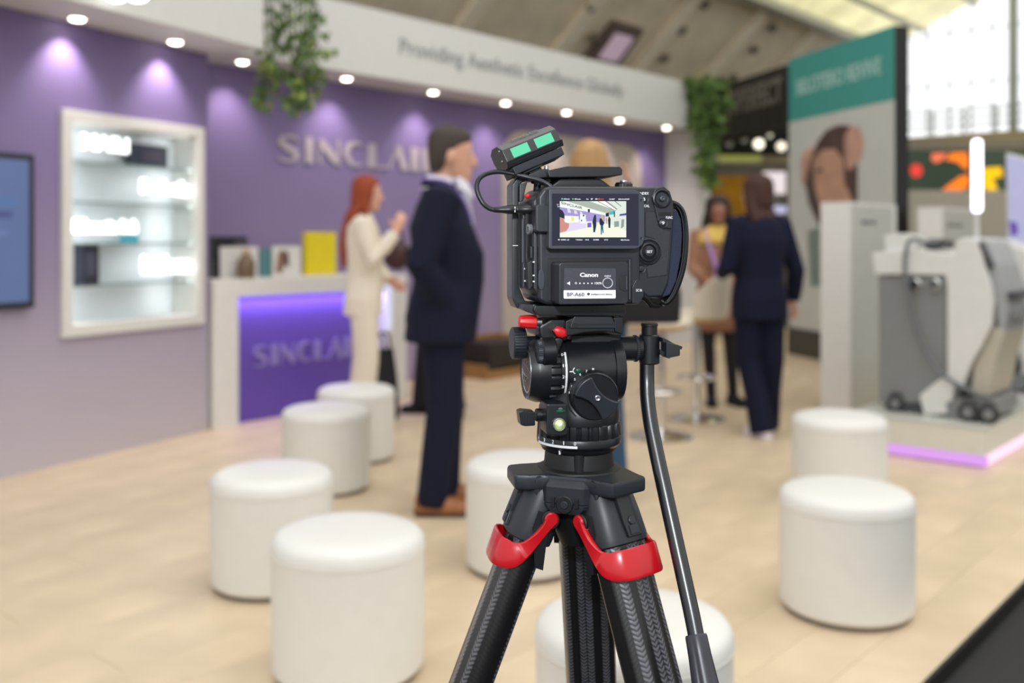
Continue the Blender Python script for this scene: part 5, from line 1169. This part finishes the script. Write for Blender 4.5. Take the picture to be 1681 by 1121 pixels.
# pan handle bracket and bar
p0, p1 = L(1012, 572, -.004), L(1052, 572, -.004); b = B(); b.cyl(p0, p1, .0142, 36, .0012); hbk = H_(b, 'handle_bracket', M_gear)
b = B(); q0 = L(1040, 572, -.004); b.lathe(q0, (1, 0, 0), [(0, .0144), (.0006, .0152), (.0032, .0152), (.0038, .0144)], 132, flute=lambda a, t: 1+.018*math.cos(44*a)); H_(b, 'serrated_ring', M_gear2, hbk)
pc_ = L(1066, 575, -.004); zt, zb = Zp(551, -.004), Zp(600, -.004)
b = B(); b.cyl((pc_.x, pc_.y, zb), (pc_.x, pc_.y, zt), .0118, 32, .0012); H_(b, 'clamp_barrel', M_gear, hbk)
b = B(); b.cyl((pc_.x, pc_.y, zt-.002), (pc_.x, pc_.y, Zp(537, -.004)), .0092, 28, .0005); b.cyl((pc_.x, pc_.y, Zp(538, -.004)), (pc_.x, pc_.y, Zp(532.5, -.004)), .0098, 28, .0008); H_(b, 'barrel_cap', M_deep, hbk)
b = B(); fr_ = [L(px, py, -.026) for px, py in ((1094, 562), (1115, 566.5), (1117, 569), (1116.5, 584), (1096, 588.5), (1094, 586))]; b.prism(fr_, [p+V3(0, .020, 0) for p in fr_], .001)
fr_ = [L(px, py, -.006) for px, py in ((1080, 552), (1086, 554), (1098, 561), (1114, 567), (1112, 572), (1096, 566), (1082, 560))]; b.prism([p+V3(0, -.014, 0) for p in fr_], [p+V3(0, .014, 0) for p in fr_], .0008)
fr_ = [L(px, py, -.010) for px, py in ((1080, 572), (1096, 582), (1096, 588), (1080, 580))]; b.prism([p+V3(0, -.008, 0) for p in fr_], [p+V3(0, .010, 0) for p in fr_], .0008); H_(b, 'clamp_lever', M_gear2, hbk)
pb = [(1062, 596, -.004), (1062, 625, -.006), (1063, 655, -.012), (1068, 695, -.022), (1078, 745, -.036), (1090, 800, -.052), (1112, 900, -.080), (1134, 1000, -.108), (1143, 1045, -.120)]
path = bez([L(*q) for q in pb], 8); b = B(); b.tube(path, .0086, 20); ph = H_(b, 'pan_bar', mat('bar_black', (16, 18, 25), 0.30, 0.0, spec=0.9), sharp=60)
e0 = path[-1]; ed = (path[-1]-path[-4]).normalized()
b = B(); b.lathe(e0-ed*.002, ed, [(0, .0108), (.002, .0116), (.02, .0122), (.05, .0142), (.09, .0160), (.13, .0160), (.15, .0145), (.155, .0115)], 96, flute=lambda a, t: 1-(.10*max(0, math.cos(6*a))**2 if .012 < t < .145 else 0)); H_(b, 'grip', mat('grip_rubber', (50, 50, 58), 0.35, var=0.05), sharp=60)

# ================================================================== cinema camera on the head
zc0 = Zp(519, 0)
cc = thing('cinema_camera', 'black cinema camera in a cage with its flip screen showing the stand', 'camera', (AX.x, AX.y, zc0), YAW)
def C_(b, nm, m, par=None, sharp=35): return b.out(nm, m, par or cc, M=MH, sharp=sharp)
M_body = mat('camera_body', (33, 37, 44), 0.38, var=0.04, vscale=120, bump=0.08, bscale=3000)
M_body2 = mat('camera_dark', (26, 27, 31), 0.4, var=0.05)
M_lea = mat('camera_leatherette', (40, 43, 50), 0.42, var=0.12, vscale=900, bump=0.7, bscale=1300)
M_bez = mat('camera_bezel', (54, 59, 68), 0.42, var=0.03)
b = PRI([(882, 322), (892, 308), (905, 305), (1052, 306), (1052, 500), (896, 501), (884, 494)], -.050, .040, .005, 3); C_(b, 'body', M_body)
b = PRI([(874, 330), (885, 318), (889, 326), (889, 480), (884, 490), (874, 474)], -.044, .036, .004, 3); C_(b, 'left_panel', M_body)
b = PRI([(1044, 307), (1086, 306), (1099, 315), (1106, 335), (1107, 350), (1104, 400), (1101, 440), (1098, 466), (1088, 488), (1063, 489), (1053, 480), (1044, 478)], -.044, .062, .006, 3); grp = C_(b, 'grip', M_body)
b = PRI([(1059, 347), (1075, 347), (1081, 366), (1089, 376), (1101, 379), (1098, 420), (1095, 452), (1063, 456), (1061, 438), (1076, 424), (1081, 408), (1074, 392), (1059, 388)], -.0448, -.040, .0006, 1); C_(b, 'grip_leather', M_lea, grp)
b = PRI([(1070, 322), (1076, 309), (1090, 306), (1100, 314), (1105, 330), (1106, 345), (1103, 376), (1086, 374), (1080, 362), (1076, 344)], -.0462, -.042, .0012, 2); C_(b, 'control_plate', M_body, grp)
c = L(1086.5, 326, -.0462); yv = V3(0, -1, 0)
b = B(); b.lathe(c, yv, [(-.001, .0112), (.0012, .0108), (.0018, .0092), (.0006, .0080), (-.0005, .006)], 40); jy = C_(b, 'joystick_rim', M_body2, grp)
b = B(); b.lathe(c, yv, [(-.001, .0036), (.0022, .0036), (.0034, .0030), (.0038, .0018), (.0034, .0006)], 28); C_(b, 'joystick', M_bez, grp)
def button(px, py, rpx, y, nm='button', m=None, ch=None, dome=.0008):
    r = rpx*.000665; c = L(px, py, y); b = B(); b.lathe(c, yv, [(-.001, r+.0012), (.0003, r+.001), (.0001, r+.0002), (-.0004, r)], 32); C_(b, nm+'_rim', M_body2, grp)
    b = B(); b.lathe(c, yv, [(-.001, r), (.0004, r), (dome, r*.8), (dome+.0003, r*.3)], 28); o = C_(b, nm, m or M_body, grp)
    if ch:
        b = B(); a = L(px, py, y-dome-.0005); text_bm(b, ch, a-V3(r*.4*len(ch)**.5, 0, r*.38), a+V3(r*.4*len(ch)**.5, 0, -r*.38), r*.8, Z3, .0002, .02); C_(b, nm+'_mark', M_mark, o)
button(1057, 327, 6.5, -.0450, ch='B'); button(1088.5, 366, 6.5, -.0466, ch='9')
b = B(); ltext(b, 'INDEX', 1050, 1065, 319.5, 4.2, -.0452, .02); ltext(b, 'CAL', 1057, 1066, 340, 4.0, -.0452, .02); ltext(b, 'FUNC', 1093, 1104, 359, 4.0, -.0468, .02); C_(b, 'marking', M_mark, grp)
b = B()
for k in range(9): b.box(L(1082.5+k*2.3, 351, -.0466), (.0008, .0008, .0038))
C_(b, 'speaker_slots', M_deep, grp)
c = L(1064.5, 413, -.0450)
b = B(); b.lathe(c, yv, [(-.003, .0152), (.001, .0150), (.0018, .0138), (.0004, .0124)], 48); C_(b, 'dial_surround', M_body, grp)
b = B(); b.lathe(c, yv, [(-.003, .0122), (.0010, .0120), (.0026, .0108), (.0030, .0086), (.0010, .0070)], 160, flute=lambda a, t: 1-(.05*max(0, math.cos(40*a)) if t > 0 else 0)); C_(b, 'dial', M_body2, grp)
b = B(); b.lathe(c, yv, [(-.001, .0062), (.0026, .0062), (.0036, .0052), (.0038, .0030)], 32); dsb = C_(b, 'set_button', M_body, grp)
b = B(); a = c+yv*.0039; text_bm(b, 'SET', a-V3(.0034, 0, .0014), a+V3(.0034, 0, -.0014), .0028, Z3, .0002, .02); C_(b, 'set_mark', M_mark, dsb)
button(1052.5, 441, 6.0, -.0452, dome=.0022)
b = PRI([(1038, 498), (1038, 472), (1043, 461), (1047, 457), (1051, 461), (1057, 470), (1057, 486), (1049, 499)], -.0535, -.045, .0008, 2); dci = C_(b, 'power_cover', M_body)
b = B(); ltext(b, 'DC IN', 1044, 1053.5, 478.5, 4.2, -.0539, .02); C_(b, 'marking', M_mark, dci)
b = B(); b.tube([L(1054, 486, -.048), L(1060, 490, -.044), L(1068, 500, -.036), L(1080, 502, -.034), L(1090, 496, -.03)], .0035, 10); C_(b, 'strap_loop', M_deep, grp)
# hump and top plate with cold shoe
b = PRI([(898, 310), (920, 293), (986, 293), (1010, 310)], -.030, .045, .003); C_(b, 'top_hump', M_body2)
b = PRI([(934, 288), (974, 288), (977, 297), (931, 297)], -.022, .03, .001); C_(b, 'shoe_post', M_deep)
c = L(1024, 304, -.02); b = B(); b.lathe(c, (0, 0, 1), [(-.004, .0100), (.001, .0100), (.003, .0085), (.0034, .004)], 60, flute=lambda a, t: 1+.02*math.cos(24*a)); C_(b, 'top_dial', M_metal if False else M_body2)
b = B(); b.cyl(c+V3(0, 0, .003), c+V3(0, 0, .0055), .0042, 20, .0005); C_(b, 'shutter_button', M_metal)
b = PRI([(899, 280), (931, 273), (1018, 273.5), (1022, 278), (1022, 287), (1000, 290), (902, 291.5)], -.036, .050, .0012); th_ = C_(b, 'top_plate', M_gear)
b = PRI([(868, 286), (886, 278), (901, 277), (902, 291), (882, 293), (870, 294)], -.024, .020, .0012); C_(b, 'plate_clamp', M_gear, th_)
c = L(897, 277, -.02); b = B(); b.cyl(c-V3(0, 0, .003), c+V3(0, 0, .003), .0026, 16, .0004); C_(b, 'clamp_screw', M_metal, th_)
# cage
b = PRI([(841, 303), (849, 292), (864, 290), (864, 296), (855, 301), (852, 306), (852, 470), (862, 494), (884, 502), (884, 513), (848, 506), (841, 490)], -.012, .022, .0015); cg = C_(b, 'cage_arm', M_gear)
b = PRI([(853, 302), (866, 299), (863, 309), (859, 330), (853, 332)], -.016, .016, .001); C_(b, 'cage_gusset', M_gear2, cg)
b = PRI([(850, 291), (852, 289), (905, 293), (905, 297), (864, 297)], -.008, .022, .001); C_(b, 'cage_top', M_gear, cg)
b = PRI([(858, 340), (863, 338), (863, 470), (858, 474)], -.030, -.010, .001); C_(b, 'cage_rail', M_gear2, cg)
for k in range(9):
    c = LX(841, 332+k*17.5, X(841, 400, .0)); c = L(840.5, 335+k*17.5, .004); b = B(); b.cyl(c-V3(.0008, 0, 0), c+V3(.003, 0, 0), .0028, 14, .0004); C_(b, 'cage_hole', M_deep, cg)
b = B(); b.box(L(846, 403, -.0125), (.006, .0006, .0008)); C_(b, 'cage_mark', M_mark, cg)
c = L(882, 306, -.004); b = B(); b.lathe(c, V3(.1, -.2, 1), [(-.006, .0040), (.002, .0042), (.0028, .0078), (.006, .0078), (.0066, .0068)], 28); C_(b, 'thumb_screw', M_gear2, cg)
b = B(); c = L(866, 322, -.03); b.ell(c, (.003, .004, .003), 12, 8); C_(b, 'red_tab', M_redk)
# side panel fittings: marks, buttons, badge
b = B()
for px, py in ((862, 441), (862, 461), (872, 441), (876, 452), (872, 460), (868, 418), (876, 462), (876, 430)): b.box(L(px, py, -.0452 if px > 870 else -.0305), (.0022, .0006, .0016))
C_(b, 'side_marks', M_mark)
c = L(867.5, 376, -.045); b = B(); b.lathe(c, V3(-1, -.22, 0), [(-.003, .0056), (.0006, .0056), (.0010, .005)], 28); sbg = C_(b, 'side_badge', mat('badge_silver', (150, 152, 156), 0.35, 0.6))
b = B()
for dz in (-.002, 0, .002): b.box(c+V3(-.0010, -.0002, dz), (.0008, .006, .0009))
C_(b, 'badge_marks', M_deep, sbg)
for pts in ([(871, 405), (875, 404), (875, 424), (871, 424)], [(866, 432), (874, 427), (875, 470), (868, 476)], [(857, 360), (861, 358), (861, 430), (857, 432)]):
    b = PRI(pts, -.0462 if pts[0][0] > 860 else -.032, -.03, .0006); C_(b, 'side_button', M_bez if pts[0][0] < 860 else M_body2)
# finger notch
nt = [(889+5.2*math.cos(a)*(1), 459+17*math.copysign(abs(math.sin(a))**.6, math.sin(a))) for a in [k*PI/10 for k in range(20)]]
b = PRI(nt, -.0512, -.048, .0006); C_(b, 'finger_notch', M_bez)
# hinge and flip screen
b = PRI([(879, 338), (884, 335), (902, 336), (903, 382), (884, 382), (879, 379)], -.060, -.040, .0022, 3); C_(b, 'screen_hinge', M_body)
sc_o = [(901.5, 310.5), (1040, 311.5), (1050, 314), (1056, 321), (1058, 330), (1058, 392), (1056, 400), (1049, 407), (1041, 409), (903, 409), (901, 406)]
b = PRI(sc_o, -.0680, -.0545, .0014, 2); mon = C_(b, 'flip_screen', M_bez)
b = PRI([(907, 317.5), (1047.5, 318), (1048.5, 319), (1048.5, 402), (1047.5, 403), (907, 403), (906.3, 402), (906.3, 318.5)], -.0683, -.0675); C_(b, 'screen_glass', mat('screen_glass_navy', (14, 20, 44), 0.12), mon)
PY = -.0685
def pic(b, pts, lay): b.prism([L(919+x*109, 330.2+y*59.3, PY-.00004*lay) for x, y in pts], [L(919+x*109, 330.2+y*59.3, PY+.0001-.00004*lay) for x, y in pts])
def em(n, rgb): return mat(n, rgb, rough=0.3, emit=1.0, spec=0.2)
lay = [0]; pparts = {}
def P_(m, *polys):
    lay[0] += 1; b = pparts.setdefault(m.name, (B(), m))[0]
    for p in polys: pic(b, p, lay[0])
pw, pg, pvi, pvl, pfl, pbk = em('pix_white', (226, 232, 226)), em('pix_grey', (158, 168, 156)), em('pix_violet', (152, 140, 192)), em('pix_lilac', (206, 198, 222)), em('pix_floor', (224, 226, 208)), em('pix_black', (30, 36, 52))
P_(em('pix_bg', (206, 214, 204)), [(0, 0), (1, 0), (1, 1), (0, 1)])
P_(pg, [(.1, 0), (.45, 0), (.86, .26), (.72, .34), (.35, .14)]); P_(em('pix_roof', (236, 240, 234)), [(.48, .02), (.68, 0), (.86, .22), (.82, .24)])
P_(em('pix_roof_bar', (120, 128, 122)), [(.68, 0), (.71, 0), (.87, .22), (.85, .23)], [(.82, 0), (.84, 0), (.93, .14), (.92, .15)], [(.56, .0), (.58, .0), (.82, .24), (.81, .25)])
P_(pfl, [(0, .86), (.45, .72), (.62, .62), (.8, .66), (1, .82), (1, 1), (0, 1)])
P_(pw, [(0, .02), (.1, .0), (.7, .36), (.7, .42), (.4, .28), (0, .18)])
P_(pvi, [(0, .16), (.4, .29), (.68, .39), (.68, .56), (.4, .62), (0, .62)]); P_(pvl, [(0, .5), (.4, .5), (.4, .74), (.12, .84), (0, .88)], [(.11, .20), (.15, .22), (.17, .32), (.12, .32)], [(.21, .25), (.25, .26), (.27, .35), (.22, .35)], [(.30, .28), (.33, .29), (.35, .37), (.31, .37)])
P_(pw, [(.075, .40), (.285, .42), (.285, .58), (.075, .60)], [(.305, .36), (.39, .38), (.39, .62), (.305, .61)], [(.40, .56), (.49, .56), (.49, .73), (.40, .74)])
P_(em('pix_purple', (116, 92, 178)), [(.415, .60), (.475, .59), (.475, .72), (.415, .73)]); P_(em('pix_lime', (210, 220, 110)), [(.17, .43), (.21, .43), (.21, .55), (.17, .55)])
P_(em('pix_teal', (54, 170, 176)), [(.745, .30), (.815, .27), (.815, .36), (.745, .38)]); P_(pbk, [(.69, .34), (.74, .31), (.74, .42), (.69, .43)], [(.815, .28), (.83, .27), (.83, .44), (.815, .44)], [(.345, .38), (.37, .38), (.37, .42), (.345, .42)], [(.32, .51), (.335, .51), (.335, .56), (.32, .56)], [(.42, .22), (.455, .22), (.45, .31), (.425, .31)])
P_(em('pix_skin', (190, 132, 118)), [(0, .44), (.05, .46), (.075, .58), (.14, .62), (.135, .72), (.1, .82), (0, .88)]); P_(pbk, [(0, .22), (.04, .26), (.07, .36), (.065, .48), (0, .44)])
P_(em('pix_man', (30, 44, 62)), [(.505, .46), (.52, .38), (.545, .38), (.548, .5), (.55, .68), (.53, .86), (.505, .86), (.5, .66), (.49, .6)])
P_(em('pix_hair', (190, 166, 110)), [(.615, .45), (.63, .38), (.65, .4), (.66, .5), (.64, .52)]); P_(pbk, [(.6, .48), (.625, .47), (.64, .52), (.675, .6), (.66, .64), (.655, .68), (.61, .67), (.595, .6)])
P_(em('pix_jeans', (40, 84, 124)), [(.615, .66), (.65, .66), (.66, .88), (.645, .88), (.635, .76), (.632, .93), (.618, .92)])
P_(pbk, [(.725, .52), (.735, .43), (.75, .43), (.765, .5), (.76, .74), (.735, .74)]); P_(em('pix_tan', (196, 150, 140)), [(.69, .5), (.7, .44), (.715, .46), (.715, .62), (.695, .62)])
P_(em('pix_device', (130, 146, 140)), [(.82, .56), (.89, .55), (.89, .7), (.82, .72)], [(.93, .5), (.97, .5), (.965, .7), (.92, .76)]); P_(em('pix_blue', (70, 72, 150)), [(.9, .36), (1, .33), (1, .39), (.9, .41)])
for nm, (b, m) in pparts.items(): C_(b, 'screen_picture', m, mon)
b = B(); q = [L(919+x*109, 330.2+y*59.3, PY-.002) for x, y in ((.02, .075), (.34, .225))]; text_bm(b, 'SINCLAIR', q[0], q[1], .0026, Z3, .0001, .01); C_(b, 'screen_sign', pbk, mon)
b = B()
for s, x0_, x1_, yy, hh in (('265min', 925, 935, 327.6, 2.1), ('201min', 943, 953, 327.8, 2.1), ('5m', 962.5, 966, 327.8, 2.1), ('BP', 970, 973, 328, 2.6), ('STBY', 977, 981, 327.8, 2.1), ('25.00P', 1000, 1009, 328, 2.1), ('00:34:44:09', 1015, 1033, 328, 2.1), ('4300K ±0', 920.5, 934, 394.5, 2.1), ('T1/2.0min', 945, 956, 394.5, 2.1), ('F5.0', 961, 966.5, 394.5, 2.1), ('ISO800', 974, 983, 394.5, 2.1), ('1/12', 992, 998, 394.5, 2.1), ('08:33min', 1019, 1033, 394.8, 2.1), ('TC', 914, 917, 337, 2), ('5m', 915, 918.5, 340, 2)):
    ltext(b, s, x0_, x1_, yy, hh, PY, .01)
b.box(L(917.5, 393.4, PY), (.0018, .0002, .0012)); C_(b, 'screen_text', em('pix_text', (214, 220, 228)), mon)
b = B(); b.box(L(922.8, 326.5, PY), (.0016, .0002, .0018)); b.lathe(L(940.5, 326.6, PY), yv, [(-.0001, .0009), (.0001, .0009)], 14); C_(b, 'screen_battery_icon', em('pix_green', (60, 200, 90)), mon)
b = B(); b.lathe(L(983.2, 326.8, PY), yv, [(-.0001, .0009), (.0001, .0009)], 14); b.box(L(988, 326.8, PY), (.0042, .0002, .0007)); C_(b, 'screen_record_icon', em('pix_red', (230, 80, 56)), mon)
for py in (328.8, 391.3):
    c = L(1053, py, -.0682); b = B(); b.lathe(c, yv, [(-.0003, .0015), (.0003, .0014), (.0001, .0009)], 16); C_(b, 'screw', M_body2, mon)
# battery in its bay
b = PRI([(899.5, 424), (1036, 423), (1037.8, 426), (1037.8, 494), (1035, 496), (900, 494)], -.0508, -.047, .0008); C_(b, 'battery_bay', M_deep)
b = PRI([(1032.5, 426), (1035.5, 426), (1035.5, 492), (1032.5, 492)], -.0545, -.049, .0006); C_(b, 'bay_edge', M_bez)
bo = [(918, 435), (921, 431), (1028, 430), (1031.5, 434), (1031.5, 495), (1028, 499), (920, 500), (918, 497)]
b = PRI(bo, -.0896, -.049, .0010, 2); bt_ = C_(b, 'battery', mat('battery_case', (31, 34, 40), 0.38, var=0.04, vscale=120, bump=0.06, bscale=3000))
BY = -.0900
b = PRI([(927, 440), (1010, 440.5), (1011, 442), (1011, 489), (1009.5, 490), (926.5, 490.5), (925.3, 489), (926, 441)], BY, BY+.001); C_(b, 'battery_label', mat('label_dark', (54, 57, 66), 0.45, var=0.22, vscale=900), bt_)
b = PRI([(925.3, 476.5), (1010.6, 476), (1010.8, 488.5), (1009.5, 489.8), (926.5, 490.2), (925.3, 489)], BY-.0001, BY+.001); C_(b, 'white_label', mat('label_white', (228, 230, 238), 0.45), bt_)
b = B(); ltext(b, 'Canon', 951.8, 981.6, 454.2, 6.4, BY-.0001, .035); ltext(b, 'CHECK', 992, 1003, 454.4, 2.5, BY-.0001, .015); ltext(b, '0', 943.8, 946.8, 466.4, 3.5, BY-.0001, .012); ltext(b, '100%', 976.2, 987.6, 466.6, 3.6, BY-.0001, .012)
b.prism([L(x, y, BY-.0003) for x, y in ((930.3, 465), (935.8, 461.8), (935.8, 468.2))], [L(x, y, BY) for x, y in ((930.3, 465), (935.8, 461.8), (935.8, 468.2))])
for px in (951.9, 958.6, 965.1, 971.6): b.lathe(L(px, 465, BY), yv, [(-.0001, .0008), (.0003, .0008)], 12)
b.tube([L(997.5+8*math.cos(k*PI/20), 464.4+8*math.sin(k*PI/20), BY-.0001) for k in range(41)], .00035, 6); C_(b, 'label_print', M_mark, bt_)
b = B(); ltext(b, 'BP-A60', 931, 958.8, 486, 5.8, BY-.0002, .0); ltext(b, 'Intelligent Li-ion Battery', 970.2, 1005, 483.8, 2.0, BY-.0002, .0); b.lathe(L(966, 482.6, BY), yv, [(0, .0014), (.0004, .0014)], 18); C_(b, 'label_lettering', mat('ink_dark', (40, 42, 52), 0.5), bt_)
b = PRI([(1018, 452), (1029, 451), (1030, 453), (1030, 477), (1027, 479), (1018, 475), (1016.5, 470), (1016.5, 457)], BY-.0002, BY+.001, .0003); lr = C_(b, 'latch_recess', M_deep, bt_)
b = PRI([(1027.8, 454), (1029.8, 453.5), (1029.8, 477), (1027.8, 475)], BY-.001, BY+.001, .0004); C_(b, 'latch', M_bez, bt_)
b = B(); c = LX(910, 463, L(918, 463, -.072).x-.0003); b.box(c, (.0012, .010, .022), .0004); C_(b, 'side_latch', M_body2, bt_)
# hand strap
pad = [(1104, 342), (1112, 344), (1119, 360), (1121, 385), (1119, 420), (1111, 462), (1101, 484), (1086, 489), (1092, 464), (1098, 430), (1102, 395), (1103, 360)]
b = PRI(pad, -.040, .020, .003, 2); stp = C_(b, 'hand_strap', mat('strap_suede', (34, 42, 62), 0.9, var=0.15, vscale=500, bump=0.5, bscale=1200, sheen=0.2))
rim = bez([L(px, py, -.040) for px, py in ((1104, 333), (1113, 338), (1121, 350), (1125, 372), (1125.5, 400), (1122, 435), (1114, 464), (1104, 486), (1093, 497), (1084, 494))], 6)
rings = []
for i, p in enumerate(rim):
    d = (rim[min(i+1, len(rim)-1)]-rim[max(i-1, 0)]).normalized(); o_ = d.cross(V3(0, 1, 0)).normalized()
    rings.append([p+o_*x+V3(0, y, 0) for x, y in ((-.0018, -.002), (.0, -.0035), (.0028, -.002), (.0034, .004), (.0034, .056), (.0, .060), (-.0018, .056))])
b = B(); b.loft(rings); C_(b, 'strap_rim', mat('strap_rim', (18, 19, 23), 0.3), stp, sharp=50)
b = B(); b.tube([p+V3(-.0028, -.0012, 0) for p in rim[6:-6]], .0004, 5); C_(b, 'strap_stitching', mat('stitch_grey', (70, 74, 84), 0.7), stp)
# lens and mount at the front of the body
c0 = V3(L(962, 410, .04).x, .038, L(962, 410, .04).z)
b = B(); b.lathe(c0, (0, 1, 0), [(0, .036), (.012, .036), (.013, .033)], 40); ln = C_(b, 'lens_mount', M_metal)
b = B(); b.lathe(c0+V3(0, .011, 0), (0, 1, 0), [(0, .034), (.02, .036), (.05, .038), (.08, .040), (.082, .034), (.07, .030)], 48); C_(b, 'lens', M_body2)
# base plate and sliding quick release plate
b = PRI([(878, 502), (1026, 500), (1028, 516), (1020, 519), (884, 518), (876, 510)], -.046, .045, .0012); bp2 = C_(b, 'base_plate', M_gear)
b = PRI([(858, 499), (876, 500), (894, 507), (894, 518), (878, 517), (858, 508)], -.038, .01, .001); C_(b, 'plate_lever', M_gear2, bp2)
b = B()
for k in range(6): b.box(L(876+k*2.2, 502.5+k*.6, -.0385), (.0007, .001, .0034), rot=Matrix.Rotation(.3, 3, 'Y'))
C_(b, 'lever_ribs', M_metal, bp2)
b = B(); b.lathe(L(973, 511, -.0462), yv, [(0, .0016), (.0003, .0012)], 4); C_(b, 'centre_mark', M_gear2, bp2)
b = PRI([(943, 519), (1004, 519), (1011, 534), (1013, 539), (936, 539), (937, 533)], -.0405, .045, .0010); qp = C_(b, 'quick_release_plate', M_gear2)
b = PRI([(948, 532), (1010, 531), (1010, 533.5), (948, 534.5)], -.0409, -.039); C_(b, 'plate_slot', M_deep, qp)
b = PRI([(939, 530), (948, 530), (948, 537), (939, 537)], -.0409, -.039); C_(b, 'plate_catch', M_deep, qp)

# ------------------------------------------------------------------ wireless receiver on the cold shoe
G = lambda px, py, y: L(px, py, y)
a_ = (G(907.5, 213, -.016)-G(824, 247, -.030)); o0 = G(824, 247, -.030); ax = a_.normalized(); LN = a_.length
hz = G(835, 271, -.032)-o0; hz = (hz-ax*hz.dot(ax)); HT = hz.length; hz.normalize()
dp_ = hz.cross(ax); 
if dp_.y < 0: dp_ = -dp_
RV = lambda u, d_, h: o0+ax*u*LN+dp_*d_+hz*h          # u along 0..1, d depth, h down
rc = thing('wireless_receiver', 'tilted black wireless audio receiver with two green displays above the camera', 'receiver', MH @ RV(.5, .015, HT), YAW)
def R_o(b, nm, m, par=None): return b.out(nm, m, par or rc, M=MH)
sec_ = [(.000, .0), (.010, -.0075), (.026, -.0085), (.036, -.004), (.038, .006), (.034, HT+.002), (.004, HT+.002), (.0, HT-.001)]
b = B(); b.prism([RV(0, d_, h) for d_, h in sec_], [RV(1.06, d_, h) for d_, h in sec_], .0010, 2); R_o(b, 'casing', mat('receiver_case', (58, 58, 58), 0.35, var=0.05, vscale=150))
b = B(); b.prism([RV(-.01, d_, h) for d_, h in ((-.001, HT-.004), (.0, HT-.004), (.006, HT+.003), (.002, HT+.003))], [RV(1.08, d_, h) for d_, h in ((-.001, HT-.004), (.0, HT-.004), (.006, HT+.003), (.002, HT+.003))], .0006); R_o(b, 'front_lip', M_gear)
b = B(); b.prism([RV(.06, d_, h) for d_, h in ((.002, HT+.0035), (.034, HT+.0035), (.034, HT+.0125), (.003, HT+.0125))], [RV(1.03, d_, h) for d_, h in ((.002, HT+.0035), (.034, HT+.0035), (.034, HT+.0125), (.003, HT+.0125))], .0010); R_o(b, 'sled', M_gear2)
M_mint = mat('mint_display', (112, 244, 192), 0.3, emit=0.62)
for u0, u1 in ((.14, .47), (.60, .94)):
    b = B(); b.prism([RV(u0, -.0004, HT*.10), RV(u1, -.0004, HT*.10), RV(u1, -.0004, HT*.72), RV(u0, -.0004, HT*.72)], [RV(u0, .002, HT*.10), RV(u1, .002, HT*.10), RV(u1, .002, HT*.72), RV(u0, .002, HT*.72)], .0002); R_o(b, 'display', M_mint)
b = B(); q0, q1 = RV(.26, .0065, -.0066), RV(.80, .0065, -.0066); text_bm(b, 'WIRELESS', q0, q1, .003, (dp_*.7-hz*.6), .0002, .01); R_o(b, 'lettering', mat('case_lettering', (96, 94, 80), 0.4))
for d_, h in ((.008, -.001), (.012, .010)):
    b = B(); c = RV(-.002, d_, h); b.ell(c, (.0012, .0012, .0012), 10, 6); R_o(b, 'jack', M_metal)
b = PRI([(850, 278), (884, 262), (891, 268), (890, 273), (872, 281), (862, 285), (852, 284)], -.020, .012, .001); R_o(b, 'shoe_mount', M_deep)
b = PRI([(866, 280), (884, 271), (890, 276), (886, 283), (872, 288)], -.014, .010, .001); R_o(b, 'shoe_foot', M_deep)
# audio cable with its plug
cb = thing('audio_cable', 'black looped audio cable plugged into the left side of the camera', 'cable', MH @ L(842, 344, -.03), YAW)
def K_(b, nm, m, par=None): return b.out(nm, m, par or cb, M=MH, sharp=60)
pt = [(812, 344.5, -.034), (803, 342, -.034), (793, 334, -.034), (785, 319, -.032), (782.5, 305, -.030), (787, 293, -.028), (799, 285, -.026), (818, 282, -.024), (840, 285, -.024), (862, 290, -.026), (882, 295, -.030), (897, 301, -.034), (908, 309, -.036)]
b = B(); b.tube(bez([L(*q) for q in pt], 10), .0027, 14); K_(b, 'cord', mat('cord_black', (30, 32, 38), 0.38))
p0 = L(874, 343.5, -.036); dx = L(810, 344.5, -.034)-p0; n_ = dx.length
b = B(); b.lathe(p0, dx, [(0, .0046), (.002, .0050), (n_*.36, .0050), (n_*.37, .0044), (n_*.45, .0044), (n_*.46, .0050), (n_*.62, .0048), (n_*.8, .0036), (n_*.99, .0030), (n_, .0022)], 32); pg_ = K_(b, 'plug', M_body2)
b = B(); b.lathe(p0+dx*.005, -dx, [(0, .0056), (.003, .0056), (.0034, .005)], 32); K_(b, 'socket_ring', M_gear2, pg_)
b = B(); b.box(p0+dx*.47+V3(0, -.0046, 0), (.0010, .0006, .0062)); K_(b, 'plug_mark', M_mark, pg_)
